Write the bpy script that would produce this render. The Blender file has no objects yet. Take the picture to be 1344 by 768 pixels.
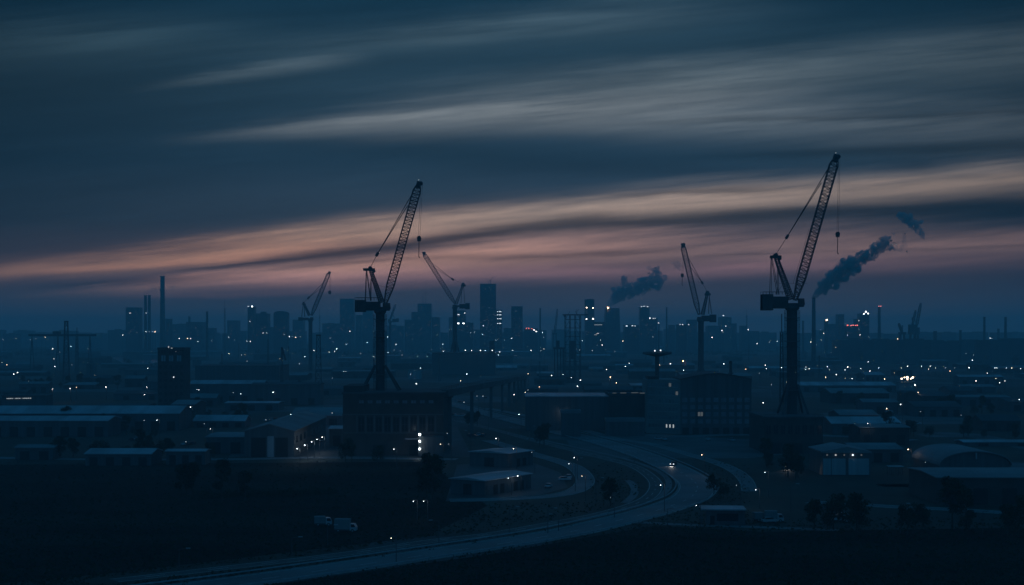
import bpy, math, random
from mathutils import Vector, Matrix, noise as mnoise
R = math.radians
C = bpy.context.scene.collection
scene = bpy.context.scene

# ------------------------------------------------------------------ camera
CAMZ, F, HZ = 50.0, 1866.67, 440.0        # camera height, focal length in photo pixels, horizon row
cam_data = bpy.data.cameras.new("camera")
cam_data.lens, cam_data.sensor_width = 50.0, 36.0
cam_data.shift_y = 56.0 / 1344.0
cam_data.clip_start, cam_data.clip_end = 1.0, 60000.0
cam = bpy.data.objects.new("camera", cam_data); C.objects.link(cam)
cam.location = (0, 0, CAMZ); cam.rotation_euler = (R(90), 0, 0)
scene.camera = cam

# ------------------------------------------------------------------ render settings, exposure
scene.view_settings.view_transform = 'Standard'
scene.view_settings.look = 'None'
scene.view_settings.gamma = 1.0
scene.view_settings.exposure = 0.0
cy = scene.cycles
cy.max_bounces = 5; cy.diffuse_bounces = 2; cy.glossy_bounces = 2
cy.transmission_bounces = 2; cy.volume_bounces = 2; cy.transparent_max_bounces = 12
cy.sample_clamp_indirect = 0.6
cy.use_denoising = True
cy.caustics_reflective = False; cy.caustics_refractive = False

# ------------------------------------------------------------------ world: dusk sky with streaked cloud
world = bpy.data.worlds.new("World"); scene.world = world
world.use_nodes = True
wt = world.node_tree; wt.nodes.clear()
world.cycles.sampling_method = 'MANUAL'; world.cycles.sample_map_resolution = 512

class E:                                    # tiny expression helper over math nodes
    def __init__(s, v): s.v = v
    @staticmethod
    def m(op, *a, clamp=False):
        n = wt.nodes.new('ShaderNodeMath'); n.operation = op; n.use_clamp = clamp
        for i, x in enumerate(a):
            x = x.v if isinstance(x, E) else x
            if isinstance(x, (int, float)): n.inputs[i].default_value = x
            else: wt.links.new(x, n.inputs[i])
        return E(n.outputs[0])
    def __add__(s, o): return E.m('ADD', s, o)
    __radd__ = __add__
    def __sub__(s, o): return E.m('SUBTRACT', s, o)
    def __rsub__(s, o): return E.m('SUBTRACT', o, s)
    def __mul__(s, o): return E.m('MULTIPLY', s, o)
    __rmul__ = __mul__
    def __truediv__(s, o): return E.m('DIVIDE', s, o)
def smooth(x, a, b):
    n = wt.nodes.new('ShaderNodeMapRange'); n.interpolation_type = 'SMOOTHSTEP'
    wt.links.new(x.v, n.inputs[0]); n.inputs[1].default_value = a; n.inputs[2].default_value = b
    return E(n.outputs[0])
def wnoise(vec, scale, detail, rough=0.5):
    n = wt.nodes.new('ShaderNodeTexNoise'); n.inputs['Scale'].default_value = scale
    n.inputs['Detail'].default_value = detail; n.inputs['Roughness'].default_value = rough
    wt.links.new(vec, n.inputs['Vector']); return E(n.outputs[0])
def comb(x, y, z=0.0):
    n = wt.nodes.new('ShaderNodeCombineXYZ')
    for i, q in enumerate((x, y, z)):
        if isinstance(q, E): wt.links.new(q.v, n.inputs[i])
        else: n.inputs[i].default_value = q
    return n.outputs[0]

tc = wt.nodes.new('ShaderNodeTexCoord')
sp = wt.nodes.new('ShaderNodeSeparateXYZ'); wt.links.new(tc.outputs['Generated'], sp.inputs[0])
dx, dy, dz = E(sp.outputs[0]), E(sp.outputs[1]), E(sp.outputs[2])
yq = E.m('MAXIMUM', dy, 0.2)
xx = dx / yq * F + 672.0                    # azimuth and elevation, both in units of 1/1867 rad
yy = HZ - dz / yq * F
front = smooth(dy, 0.0, 0.7)
# cloud grain: stretched along streaks that climb gently to the right
sl = yy + (xx - 672.0) * 0.10
n1 = wnoise(comb(xx * 0.0016, sl * 0.010, 3.1), 1.0, 5, 0.55)
n2 = wnoise(comb(xx * 0.0030, sl * 0.045, 8.7), 1.0, 5, 0.6)
n3 = wnoise(comb(xx * 0.0008, sl * 0.005, 5.2), 1.0, 3, 0.5)
n4 = wnoise(comb(xx * 0.0060, sl * 0.13, 1.9), 1.0, 4, 0.62)
yw = yy + (n1 - 0.5) * 34.0 + (n2 - 0.5) * 20.0 + (n4 - 0.5) * 6.0

def srgb(r, g, b, k=1.0):
    f = lambda c: (c/255/12.92 if c/255 <= 0.04045 else ((c/255+0.055)/1.055)**2.4) * k
    return (f(r), f(g), f(b), 1.0)
ramp = wt.nodes.new('ShaderNodeValToRGB')
pos = (yy + 2000.0) / 2500.0
wt.links.new(pos.v, ramp.inputs[0])
stops = [(-2000, srgb(10, 56, 86)), (-700, srgb(40, 92, 132)), (-250, srgb(38, 84, 120)), (-60, srgb(20, 50, 68)), (0, srgb(21, 51, 70)), (60, srgb(36, 61, 77)),
         (110, srgb(38, 60, 75)), (210, srgb(36, 58, 76)), (290, srgb(52, 63, 76)), (340, srgb(88, 76, 80)), (375, srgb(98, 86, 92)),
         (405, srgb(110, 100, 104)), (445, srgb(112, 102, 104)), (490, srgb(8, 14, 20))]
el = ramp.color_ramp.elements
while len(el) > 1: el.remove(el[-1])
for i, (p, c) in enumerate(stops):
    e = el[0] if i == 0 else el.new((p + 2000) / 2500)
    e.position = (p + 2000) / 2500; e.color = c
sky_col = ramp.outputs[0]
def vmath(op, a, b):
    n = wt.nodes.new('ShaderNodeVectorMath'); n.operation = op
    for i, q in enumerate((a, b)):
        if isinstance(q, tuple): n.inputs[i].default_value = q[:3]
        else: wt.links.new(q, n.inputs[i])
    return n.outputs[0]
def vscale(c, f):
    n = wt.nodes.new('ShaderNodeVectorMath'); n.operation = 'SCALE'
    if isinstance(c, tuple): n.inputs[0].default_value = c[:3]
    else: wt.links.new(c, n.inputs[0])
    if isinstance(f, E): wt.links.new(f.v, n.inputs['Scale'])
    else: n.inputs['Scale'].default_value = f
    return n.outputs[0]
def streak(x0, y0, x1, y1, t0, t1, fin, fout, bow=0.0):
    """soft bank of cloud along a line; fin / fout are how far it takes to fade at its two ends"""
    k = (xx - x0) / float(x1 - x0)
    yc = k * (y1 - y0) + y0
    if bow: yc = yc + k * (k - 1.0) * bow
    kc = E.m('MAXIMUM', E.m('MINIMUM', k, 1.3), -0.2)
    th = kc * (t1 - t0) + t0
    d = (yw - yc) / th
    g = E.m('EXPONENT', d * d * -1.0)
    return g * smooth(xx, x0 - fin, x0 + fin) * (1.0 - smooth(xx, x1 - fout, x1 + fout))
LIGHT = [  # x0 y0 x1 y1 thick0 thick1 fade-in fade-out bow  colour
    ((-260, 378, 500, 308, 8, 20, 200, 260), (.275, .132, .072)),
    ((60, 356, 380, 330, 4, 8, 120, 160), (.110, .045, .022)),
    ((400, 306, 1500, 226, 14, 19, 180, 60, -8), (.165, .112, .078)),
    ((120, 380, 760, 324, 7, 19, 140, 220), (.235, .116, .074)),
    ((640, 322, 1500, 314, 18, 22, 240, 60), (.150, .082, .064)),
    ((260, 366, 1200, 346, 9, 14, 160, 500), (.110, .050, .050)),
    ((150, 388, 560, 372, 3, 5, 100, 140), (.050, .020, .020)),
    ((330, 174, 980, 122, 10, 30, 160, 200), (.052, .052, .050)),
    ((380, 168, 760, 138, 5, 12, 120, 160), (.020, .020, .019)),
    ((640, 150, 1500, 172, 20, 40, 260, 60), (.040, .042, .042)),
    ((700, 112, 1500, 58, 18, 36, 260, 60), (.030, .034, .034)),
    ((240, 108, 450, 80, 6, 10, 90, 60), (.026, .032, .034)),
    ((-100, 62, 260, 48, 34, 26, 60, 160), (.010, .016, .018)),
    ((420, 60, 960, 10, 18, 26, 200, 200), (.016, .022, .024)),
    ((880, 246, 1500, 214, 7, 13, 160, 60), (.030, .026, .024)),
]
DARK = [
    ((240, 354, 720, 296, 4, 8, 100, 120), .70),
    ((680, 298, 1500, 264, 8, 15, 140, 60), .68),
    ((640, 338, 870, 322, 2.5, 4, 80, 100), .45),
    ((420, 346, 640, 334, 2, 3, 80, 100), .35),
    ((900, 330, 1500, 322, 2, 3, 120, 60), .25),
    ((980, 208, 1500, 188, 8, 12, 160, 60), .45),
    ((860, 160, 1500, 142, 3, 5, 120, 60), .28),
    ((480, 196, 1000, 236, 20, 16, 200, 200), .22),
    ((60, 372, 300, 362, 4, 6, 80, 120), .45),
    ((830, 262, 1020, 252, 2.5, 4, 60, 60), .35),
]
sl2 = yy + (xx - 672.0) * 0.09
n5 = wnoise(comb(xx * 0.0048, sl2 * 0.075, 12.4), 1.0, 6, 0.6)
n6 = wnoise(comb(xx * 0.020, sl2 * 0.16, 4.4), 1.0, 4, 0.6)
grain = E.m('MAXIMUM', (n4 - 0.5) * .5 + (n2 - 0.5) * 1.5 + (n5 - 0.5) * 1.0 + (n6 - 0.5) * .15 + 1.0, 0.12)
for a, c in LIGHT:
    sky_col = vmath('ADD', sky_col, vscale(c, streak(*a) * grain * front * 2.0))
for a, k in DARK:
    sky_col = vscale(sky_col, 1.0 - streak(*a) * k)
# the flat bank of cloud that ends the afterglow near the horizon
bank = smooth(yy + (n2 - 0.5) * 10.0 + (xx - 672.0) * .035, 360.0, 384.0) * smooth(xx, -300.0, 500.0)
bank = 1.0 - bank * (1.0 - smooth(yy, 395.0, 440.0)) * .38 * front
sky_col = vscale(sky_col, bank)
# broad unevenness of the overcast; lens vignette painted in as darker sides
bk = wt.nodes.new('ShaderNodeMix'); bk.data_type = 'RGBA'; wt.links.new(smooth(dy, -.1, .6).v, bk.inputs[0])
bk.inputs[6].default_value = (1.3, 2.05, 2.15, 1); bk.inputs[7].default_value = (1, 1, 1, 1)  # unseen sky overhead and behind, brightened to light ground and haze
sky_col = vmath('MULTIPLY', sky_col, bk.outputs[2])
side = 1.0 - smooth(E.m('ABSOLUTE', xx - 700.0), 180.0, 900.0) * 0.60 * front
sky_col = vscale(sky_col, side * ((n3 - .5) * 0.5 + (n1 - .5) * 0.7 + (n2 - .5) * .35 + (n5 - .5) * .25 + 1.0))
nish = wt.nodes.new('ShaderNodeTexSky'); nish.sky_type = 'NISHITA'; nish.sun_disc = False
nish.sun_elevation = R(-1.0); nish.sun_rotation = R(0); nish.air_density = 1.4; nish.dust_density = 2.0; nish.ozone_density = 3.0
nh = vmath('MULTIPLY', vscale(nish.outputs[0], 0.012), (.2, .95, 1.1))
sky_col = vmath('ADD', sky_col, nh)
bg = wt.nodes.new('ShaderNodeBackground'); wt.links.new(sky_col, bg.inputs['Color']); bg.inputs['Strength'].default_value = 1.0
wo = wt.nodes.new('ShaderNodeOutputWorld'); wt.links.new(bg.outputs[0], wo.inputs['Surface'])

# the afterglow just under the cloud: the sun is gone, only a trace of broad warm light is left
sd = bpy.data.lights.new("sun", 'SUN'); sd.energy = 0.012; sd.angle = R(24); sd.color = (1.0, .72, .6)
so = bpy.data.objects.new("sun", sd); C.objects.link(so)
so.rotation_euler = (R(-86), 0, R(0)); so.location = (0, 0, 400)

# ------------------------------------------------------------------ materials
def mat(name, col, rough=0.8, metal=0.0, vary=0.25, scale=0.08, spec=0.5, stretch=(1, 1, 1), bump=0.0):
    m = bpy.data.materials.new(name); m.use_nodes = True
    t = m.node_tree; b = t.nodes['Principled BSDF']
    b.inputs['Roughness'].default_value = rough; b.inputs['Metallic'].default_value = metal
    b.inputs['Specular IOR Level'].default_value = spec
    tcn = t.nodes.new('ShaderNodeTexCoord'); mp = t.nodes.new('ShaderNodeMapping'); mp.inputs['Scale'].default_value = stretch
    t.links.new(tcn.outputs['Object'], mp.inputs[0])
    nz = t.nodes.new('ShaderNodeTexNoise'); nz.inputs['Scale'].default_value = scale; nz.inputs['Detail'].default_value = 6
    t.links.new(mp.outputs[0], nz.inputs['Vector'])
    rp = t.nodes.new('ShaderNodeValToRGB'); rp.color_ramp.elements[0].position = 0.3; rp.color_ramp.elements[1].position = 0.7
    rp.color_ramp.elements[0].color = (*[c * (1 - vary) for c in col], 1); rp.color_ramp.elements[1].color = (*[c * (1 + vary) for c in col], 1)
    t.links.new(nz.outputs[0], rp.inputs[0]); t.links.new(rp.outputs[0], b.inputs['Base Color'])
    if bump:
        bn = t.nodes.new('ShaderNodeBump'); bn.inputs['Strength'].default_value = bump
        t.links.new(nz.outputs[0], bn.inputs['Height']); t.links.new(bn.outputs[0], b.inputs['Normal'])
    return m
def facade(name, wall, glass, fx=3.2, fz=3.6, wx=0.55, wz=0.5):
    """wall with a grid of dark panes, laid out in the building's own metres"""
    m = bpy.data.materials.new(name); m.use_nodes = True
    t = m.node_tree; b = t.nodes['Principled BSDF']
    def N(k, **kw):
        n = t.nodes.new(k)
        for a, v in kw.items(): setattr(n, a, v)
        return n
    def M(op, a, c=None):
        n = N('ShaderNodeMath', operation=op)
        for i, q in enumerate((a, c)):
            if q is None: continue
            if isinstance(q, (int, float)): n.inputs[i].default_value = q
            else: t.links.new(q, n.inputs[i])
        return n.outputs[0]
    tcn = N('ShaderNodeTexCoord'); s = N('ShaderNodeSeparateXYZ'); t.links.new(tcn.outputs['Object'], s.inputs[0])
    g = N('ShaderNodeSeparateXYZ'); t.links.new(tcn.outputs['Normal'], g.inputs[0])
    isx = M('GREATER_THAN', M('ABSOLUTE', g.outputs[0]), 0.6)
    up = M('LESS_THAN', M('ABSOLUTE', g.outputs[2]), 0.5)
    h = M('ADD', M('MULTIPLY', s.outputs[1], isx), M('MULTIPLY', s.outputs[0], M('SUBTRACT', 1.0, isx)))
    fxn = M('FRACT', M('ADD', M('DIVIDE', h, fx), 500.0)); fzn = M('FRACT', M('DIVIDE', s.outputs[2], fz))
    inx = M('LESS_THAN', M('ABSOLUTE', M('SUBTRACT', fxn, 0.5)), wx / 2); inz = M('LESS_THAN', M('ABSOLUTE', M('SUBTRACT', fzn, 0.55)), wz / 2)
    k = M('MULTIPLY', M('MULTIPLY', inx, inz), up)
    nz = N('ShaderNodeTexNoise'); nz.inputs['Scale'].default_value = 0.12; nz.inputs['Detail'].default_value = 5
    t.links.new(tcn.outputs['Object'], nz.inputs['Vector'])
    mixn = N('ShaderNodeMix', data_type='RGBA'); t.links.new(k, mixn.inputs[0])
    mixn.inputs[6].default_value = (*wall, 1); mixn.inputs[7].default_value = (*glass, 1)
    sc_ = N('ShaderNodeVectorMath', operation='SCALE'); t.links.new(mixn.outputs[2], sc_.inputs[0])
    t.links.new(M('ADD', M('MULTIPLY', nz.outputs[0], 0.8), 0.6), sc_.inputs['Scale'])
    t.links.new(sc_.outputs[0], b.inputs['Base Color'])
    t.links.new(M('SUBTRACT', 0.85, M('MULTIPLY', k, 0.72)), b.inputs['Roughness'])
    return m
def glow(name, col, k):
    m = bpy.data.materials.new(name); m.use_nodes = True
    t = m.node_tree; t.nodes.clear()
    e = t.nodes.new('ShaderNodeEmission'); e.inputs[0].default_value = (*col, 1); e.inputs[1].default_value = k
    o = t.nodes.new('ShaderNodeOutputMaterial'); t.links.new(e.outputs[0], o.inputs[0])
    m.cycles.emission_sampling = 'NONE'
    return m
M_ = {}
M_['crane'] = mat('crane_paint', (.040, .042, .046), .6, .3, .35, .3)
M_['crane_dark'] = mat('ballast_concrete', (.055, .055, .058), .8, 0, .3, .4)
M_['rope'] = mat('steel_rope', (.05, .05, .05), .6, .6)
M_['steel'] = mat('weathered_steel', (.07, .07, .075), .65, .3, .35, .2)
M_['concrete'] = mat('concrete', (.20, .20, .195), .85, 0, .3, .05)
M_['concrete_dark'] = mat('sooty_concrete', (.10, .10, .10), .85, 0, .35, .05)
M_['brick'] = mat('brick', (.12, .075, .06), .9, 0, .3, .3)
M_['brick_dark'] = mat('dark_brick', (.055, .045, .042), .9, 0, .35, .2)
M_['roof_pale'] = mat('pale_sheet_roof', (.30, .32, .34), .5, .0, .45, .10, stretch=(1, .15, 1))
M_['roof_mid'] = mat('grey_felt_roof', (.17, .175, .18), .7, 0, .3, .07)
M_['roof_dark'] = mat('dark_felt_roof', (.06, .062, .066), .85, 0, .4, .06)
M_['clad'] = mat('pale_cladding', (.26, .28, .29), .6, 0, .2, .2, stretch=(3, 3, .1))
M_['clad_dark'] = mat('dark_cladding', (.07, .075, .08), .7, 0, .3, .2, stretch=(3, 3, .1))
M_['white'] = mat('white_paint', (.62, .64, .65), .5, 0, .12, .5)
M_['glass'] = mat('dark_glass', (.02, .024, .03), .12, 0, .2, .3)
M_['pane'] = mat('sky_reflecting_glass', (.16, .18, .20), .4, .6, .3, .3)
M_['black'] = mat('dark_opening', (.015, .015, .016), .9, 0, .2, .5)
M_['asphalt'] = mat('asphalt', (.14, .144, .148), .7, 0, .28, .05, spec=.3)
M_['yard'] = mat('yard_paving', (.055, .056, .058), .75, 0, .45, .04)
M_['kerb'] = mat('kerb_concrete', (.26, .26, .25), .8, 0, .25, .5)
M_['paint'] = mat('road_paint', (.55, .55, .52), .6, 0, .3, .8)
M_['rail'] = mat('track_ballast', (.075, .072, .068), .8, 0, .35, .2)
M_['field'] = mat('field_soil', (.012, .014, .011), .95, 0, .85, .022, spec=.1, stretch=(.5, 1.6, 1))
M_['leaf'] = mat('foliage', (.028, .040, .020), .85, 0, .45, .35, spec=.2)
M_['bark'] = mat('bark', (.05, .04, .03), .95, 0, .3, 1.5)
M_['tyre'] = mat('tyre_rubber', (.02, .02, .02), .85)
M_['car_dark'] = mat('dark_car_paint', (.04, .045, .055), .25, .4)
M_['car_pale'] = mat('silver_car_paint', (.38, .40, .42), .3, .3)
M_['water'] = mat('pond_water', (.02, .03, .035), .06, 0, .2, .02)
M_['f_stone'] = facade('stone_facade', (.16, .165, .17), (.03, .035, .04))
M_['f_dark'] = facade('dark_facade', (.085, .09, .095), (.025, .03, .035), 2.8, 3.4, .6, .55)
M_['f_glass'] = facade('glass_facade', (.06, .07, .08), (.03, .04, .05), 1.6, 3.8, .86, .74)
M_['f_brick'] = facade('brick_facade', (.11, .08, .07), (.03, .03, .035), 4.2, 4.4, .45, .5)
M_['cool'] = glow('cool_lamp_glow', (.80, .93, 1.0), 11)
M_['warm'] = glow('warm_lamp_glow', (1.0, .80, .58), 12)
M_['orange'] = glow('orange_lamp_glow', (1.0, .50, .30), 30)
M_['red'] = glow('red_beacon_glow', (1.0, .22, .20), 4)
M_['faint'] = glow('faint_lamp_glow', (.75, .88, 1.0), 2.4)
M_['dusky'] = glow('yellow_lamp_glow', (1.0, .70, .40), 4)
M_['win_warm'] = glow('warm_window_glow', (1.0, .74, .48), .16)
M_['win'] = glow('lit_window_glow', (.80, .90, .95), .55)
M_['win_dim'] = glow('dim_window_glow', (.70, .82, .88), .10)

# ground: one sheet, patchy grass, yards and dirt
def ground_mat():
    m = bpy.data.materials.new('ground_mix'); m.use_nodes = True
    t = m.node_tree; b = t.nodes['Principled BSDF']
    tcn = t.nodes.new('ShaderNodeTexCoord')
    def nz(s, d, st=(1, 1, 1)):
        mp = t.nodes.new('ShaderNodeMapping'); mp.inputs['Scale'].default_value = st
        t.links.new(tcn.outputs['Object'], mp.inputs[0])
        n = t.nodes.new('ShaderNodeTexNoise'); n.inputs['Scale'].default_value = s; n.inputs['Detail'].default_value = d
        t.links.new(mp.outputs[0], n.inputs['Vector']); return n.outputs[0]
    vo = t.nodes.new('ShaderNodeTexVoronoi'); vo.inputs['Scale'].default_value = .009; vo.distance = 'CHEBYCHEV'
    t.links.new(tcn.outputs['Object'], vo.inputs['Vector'])
    rp = t.nodes.new('ShaderNodeValToRGB'); t.links.new(vo.outputs['Color'], rp.inputs[0])
    rp.color_ramp.interpolation = 'CONSTANT'
    e = rp.color_ramp.elements; e[0].position = 0; e[0].color = (.026, .031, .022, 1); e[1].position = .42; e[1].color = (.055, .056, .056, 1)
    x = e.new(.58); x.color = (.035, .038, .028, 1); x = e.new(.72); x.color = (.10, .10, .10, 1)
    sc_ = t.nodes.new('ShaderNodeVectorMath'); sc_.operation = 'SCALE'; t.links.new(rp.outputs[0], sc_.inputs[0])
    ml = t.nodes.new('ShaderNodeMath'); ml.operation = 'MULTIPLY_ADD'; t.links.new(nz(.05, 8), ml.inputs[0]); ml.inputs[1].default_value = 2.2; ml.inputs[2].default_value = -.15
    t.links.new(ml.outputs[0], sc_.inputs['Scale']); t.links.new(sc_.outputs[0], b.inputs['Base Color'])
    b.inputs['Roughness'].default_value = .8; b.inputs['Specular IOR Level'].default_value = .3
    return m
M_['ground'] = ground_mat()

# ------------------------------------------------------------------ mesh helpers
class MB:
    def __init__(s): s.v, s.f = [], []
    def add(s, vs, fs):
        o = len(s.v); s.v += [tuple(q) for q in vs]; s.f += [tuple(i + o for i in f) for f in fs]
    def box(s, x0, x1, y0, y1, z0, z1):
        s.add([(x0, y0, z0), (x1, y0, z0), (x1, y1, z0), (x0, y1, z0), (x0, y0, z1), (x1, y0, z1), (x1, y1, z1), (x0, y1, z1)],
              [(0, 3, 2, 1), (4, 5, 6, 7), (0, 1, 5, 4), (1, 2, 6, 5), (2, 3, 7, 6), (3, 0, 4, 7)]); return s
    def bar(s, p, q, w, n=4, w2=None):
        p, q = Vector(p), Vector(q); a = (q - p)
        if a.length < 1e-6: return s
        a.normalize(); r = Vector((0, 1, 0)) if abs(a.y) < .9 else Vector((1, 0, 0))
        u = a.cross(r).normalized(); v = a.cross(u); w2 = w if w2 is None else w2
        vs = []
        for c, ww in ((p, w), (q, w2)):
            for i in range(n):
                t = 2 * math.pi * (i + .5) / n
                vs.append(c + (u * math.cos(t) + v * math.sin(t)) * ww / 2 * (1.414 if n == 4 else 1))
        fs = [(i, (i + 1) % n, n + (i + 1) % n, n + i) for i in range(n)] + [tuple(range(n))[::-1], tuple(range(n, 2 * n))]
        s.add(vs, fs); return s
    def prism(s, prof, y0, y1):                 # profile in x,z pushed along y
        n = len(prof)
        s.add([(x, y0, z) for x, z in prof] + [(x, y1, z) for x, z in prof],
              [tuple(range(n))] + [tuple(range(n, 2 * n))[::-1]] + [(i, n + i, n + (i + 1) % n, (i + 1) % n) for i in range(n)]); return s
    def lathe(s, prof, cx=0, cy_=0, n=20):      # (radius, z) pairs
        vs = []
        for r, z in prof:
            for i in range(n):
                t = 2 * math.pi * i / n; vs.append((cx + r * math.cos(t), cy_ + r * math.sin(t), z))
        fs = []
        for k in range(len(prof) - 1):
            for i in range(n): fs.append((k * n + i, k * n + (i + 1) % n, (k + 1) * n + (i + 1) % n, (k + 1) * n + i))
        fs += [tuple(range(n))[::-1], tuple(range((len(prof) - 1) * n, len(prof) * n))]
        s.add(vs, fs); return s
    def lattice(s, p, q, w, d, bays, chord, brace, nrm=None):
        """four-chord lattice; w, d are functions of 0..1 giving the in-plane and cross width"""
        p, q = Vector(p), Vector(q); a = (q - p).normalized()
        yv = Vector((0, 1, 0)); nv = a.cross(yv).normalized()
        prev = None
        for i in range(bays + 1):
            t = i / bays; c = p.lerp(q, t); ww, dd = w(t) / 2, d(t) / 2
            cur = [c + nv * ww + yv * dd, c + nv * ww - yv * dd, c - nv * ww - yv * dd, c - nv * ww + yv * dd]
            for k in range(4): s.bar(cur[k], cur[(k + 1) % 4], brace)
            if prev:
                for k in range(4):
                    s.bar(prev[k], cur[k], chord)
                    j = (k + 1) % 4
                    if i % 2: s.bar(prev[k], cur[j], brace)
                    else: s.bar(prev[j], cur[k], brace)
            prev = cur
        return s
    def build(s, name, material, parent=None, loc=None, smooth_=False):
        me = bpy.data.meshes.new(name); me.from_pydata(s.v, [], s.f); me.validate(); me.update()
        for mm in (material if isinstance(material, (list, tuple)) else [material]): me.materials.append(M_[mm])
        if smooth_:
            for pl in me.polygons: pl.use_smooth = True
        o = bpy.data.objects.new(name, me); C.objects.link(o)
        if parent is not None: o.parent = parent
        if loc is not None: o.location = loc
        return o
def tag(o, label, cat, group=None, kind=None):
    if label: o['label'] = label
    if cat: o['category'] = cat
    if group: o['group'] = group
    if kind: o['kind'] = kind
    return o
def thing(name, label, cat, loc, rz=0.0, group=None):
    o = bpy.data.objects.new(name, None); o.empty_display_size = 2; C.objects.link(o)
    o.location = loc; o.rotation_euler = (0, 0, rz)
    return tag(o, label, cat, group)
def G(px, py, z=0.0):
    Y = F * (CAMZ - z) / (py - HZ); return Vector(((px - 672) / F * Y, Y, z))
def X(px, Y): return (px - 672) / F * Y
def Z(py, Y): return CAMZ - (py - HZ) * Y / F
def px_of(x, y): return 672 + F * x / y

# labels for small repeats: by the nearest landmark in view and the order away from it
MARKS = [("the square tower block", 224, 480), ("the tallest slim chimney", 213, 400), ("the lattice mast by the conveyor", 87, 460),
         ("the gable-fronted shed", 352, 580), ("the big crane with splayed legs", 499, 450), ("the tallest glass tower", 640, 405),
         ("the open steel headframe", 752, 450), ("the round-roofed office block", 935, 525), ("the biggest crane", 1040, 460),
         ("the lone smoking chimney", 1068, 420), ("the filling station canopy", 1170, 550), ("the longest pale-roofed warehouse", 120, 538),
         ("the elevated conveyor viaduct", 640, 510), ("the bright orange lamp", 897, 474), ("the dockside cranes", 1200, 430),
         ("the bend of the main road", 915, 640), ("the far chimney pair", 1306, 430), ("the bare lattice pylon", 418, 470),
         ("the hazy left-leaning crane", 597, 430), ("the white-doored depot", 1110, 605), ("the hooped hangar", 1280, 605),
         ("the loop road sheds", 640, 625), ("the pilastered industrial block", 516, 565), ("the smoking power station", 804, 425),
         ("the parked vans", 440, 688), ("the flat-topped water tower", 862, 470), ("the wide pond", 180, 472), ("the smaller dark crane", 920, 440)]
AUTO = []
def autolabel(o, px, py, desc, cat, group=None):
    tag(o, None, cat, group); AUTO.append((o, px, py, desc))
def flush_labels():
    b = {}
    for o, px, py, desc in AUTO:
        k = min(MARKS, key=lambda m: (m[1] - px) ** 2 + ((m[2] - py) * 1.4) ** 2)
        ddx, ddy = px - k[1], py - k[2]
        d = ('left of' if ddx < 0 else 'right of') if abs(ddx) > abs(ddy) else ('above' if ddy < 0 else 'below')
        b.setdefault((desc, k[0], d), []).append((ddx * ddx + ddy * ddy, o.name, o))
    W = ['nearest', 'second', 'third', 'fourth', 'fifth', 'sixth', 'seventh', 'eighth', 'ninth', 'tenth', 'eleventh', 'twelfth', 'thirteenth', 'fourteenth',
         'fifteenth', 'sixteenth', 'seventeenth', 'eighteenth', 'nineteenth', 'twentieth']
    for (desc, mk, d), L in b.items():
        L.sort(key=lambda t: t[:2])
        for i, (_, _, o) in enumerate(L):
            if len(L) == 1: o['label'] = f"{desc} {d} {mk}"
            else: o['label'] = f"{desc}, {W[min(i, 19)]} one {d} {mk}"

# ================================================================== THE SETTING
def sheet(name, pts, z, material, kind='structure'):
    mb = MB(); mb.add([(p[0], p[1], z) for p in pts], [tuple(range(len(pts)))])
    o = mb.build(name, material); me = o.data
    if me.polygons[0].normal.z < 0: me.flip_normals()
    o['kind'] = kind; return o
sheet('ground', [(-9000, -300), (9000, -300), (9000, 15000), (-9000, 15000)], 0, 'ground')

def spline(pts, step=4.0):
    P = [Vector((p.x, p.y)) for p in pts]; out = []
    for i in range(len(P) - 1):
        a, b, c, d = P[max(i - 1, 0)], P[i], P[i + 1], P[min(i + 2, len(P) - 1)]
        n = max(2, int((c - b).length / step))
        for k in range(n):
            t = k / n
            out.append(.5 * (2 * b + (c - a) * t + (2 * a - 5 * b + 4 * c - d) * t * t + (3 * b - a - 3 * c + d) * t ** 3))
    return out + [P[-1]]
def offset(pl, d):
    out = []
    for i, p in enumerate(pl):
        t = (pl[min(i + 1, len(pl) - 1)] - pl[max(i - 1, 0)]).normalized()
        out.append(p + Vector((-t.y, t.x)) * d)
    return out
def ribbon(mb, pl, d0, d1, z0, z1=None):
    a, b = offset(pl, d0), offset(pl, d1)
    if z1 is None:
        vs = [(p.x, p.y, z0) for p in a] + [(p.x, p.y, z0) for p in b]; n = len(pl)
        mb.add(vs, [(i, i + 1, n + i + 1, n + i) for i in range(n - 1)])
    else:
        n = len(pl)
        vs = [(p.x, p.y, z0) for p in a] + [(p.x, p.y, z1) for p in a] + [(p.x, p.y, z1) for p in b] + [(p.x, p.y, z0) for p in b]
        fs = []
        for i in range(n - 1):
            for k in range(3): fs.append((k * n + i, (k + 1) * n + i, (k + 1) * n + i + 1, k * n + i + 1))
        mb.add(vs, fs)
def road(name, px, w, z, material='asphalt', kerb=True, lines=True):
    pl = spline([G(*p) for p in px])
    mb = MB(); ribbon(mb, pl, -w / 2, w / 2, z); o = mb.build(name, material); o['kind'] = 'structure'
    if kerb:
        k = MB(); ribbon(k, pl, -w / 2 - .3, -w / 2, 0, z + .12); ribbon(k, pl, w / 2, w / 2 + .3, 0, z + .12)
        ko = k.build('kerb', 'kerb'); ko['kind'] = 'structure'
    if lines:
        l = MB()
        for i in range(0, len(pl) - 2, 3): ribbon(l, pl[i:i + 2], -.09, .09, z + .004)
        ribbon(l, pl, -w / 2 + .35, -w / 2 + .5, z + .004); ribbon(l, pl, w / 2 - .5, w / 2 - .35, z + .004)
        lo = l.build('road_markings', 'paint'); lo['kind'] = 'structure'
    return pl
main_px = [(520, 514), (580, 527), (640, 543), (686, 555), (734, 567), (784.5, 579), (832, 593.5), (874, 610), (902, 625), (915, 638), (908, 651.6), (886, 662),
           (853, 672.5), (808, 684), (749, 698), (674, 711), (615, 720), (568, 727), (449, 745), (300, 766), (140, 786)]
main = road('road', main_px, 12.0, .02)
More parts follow.
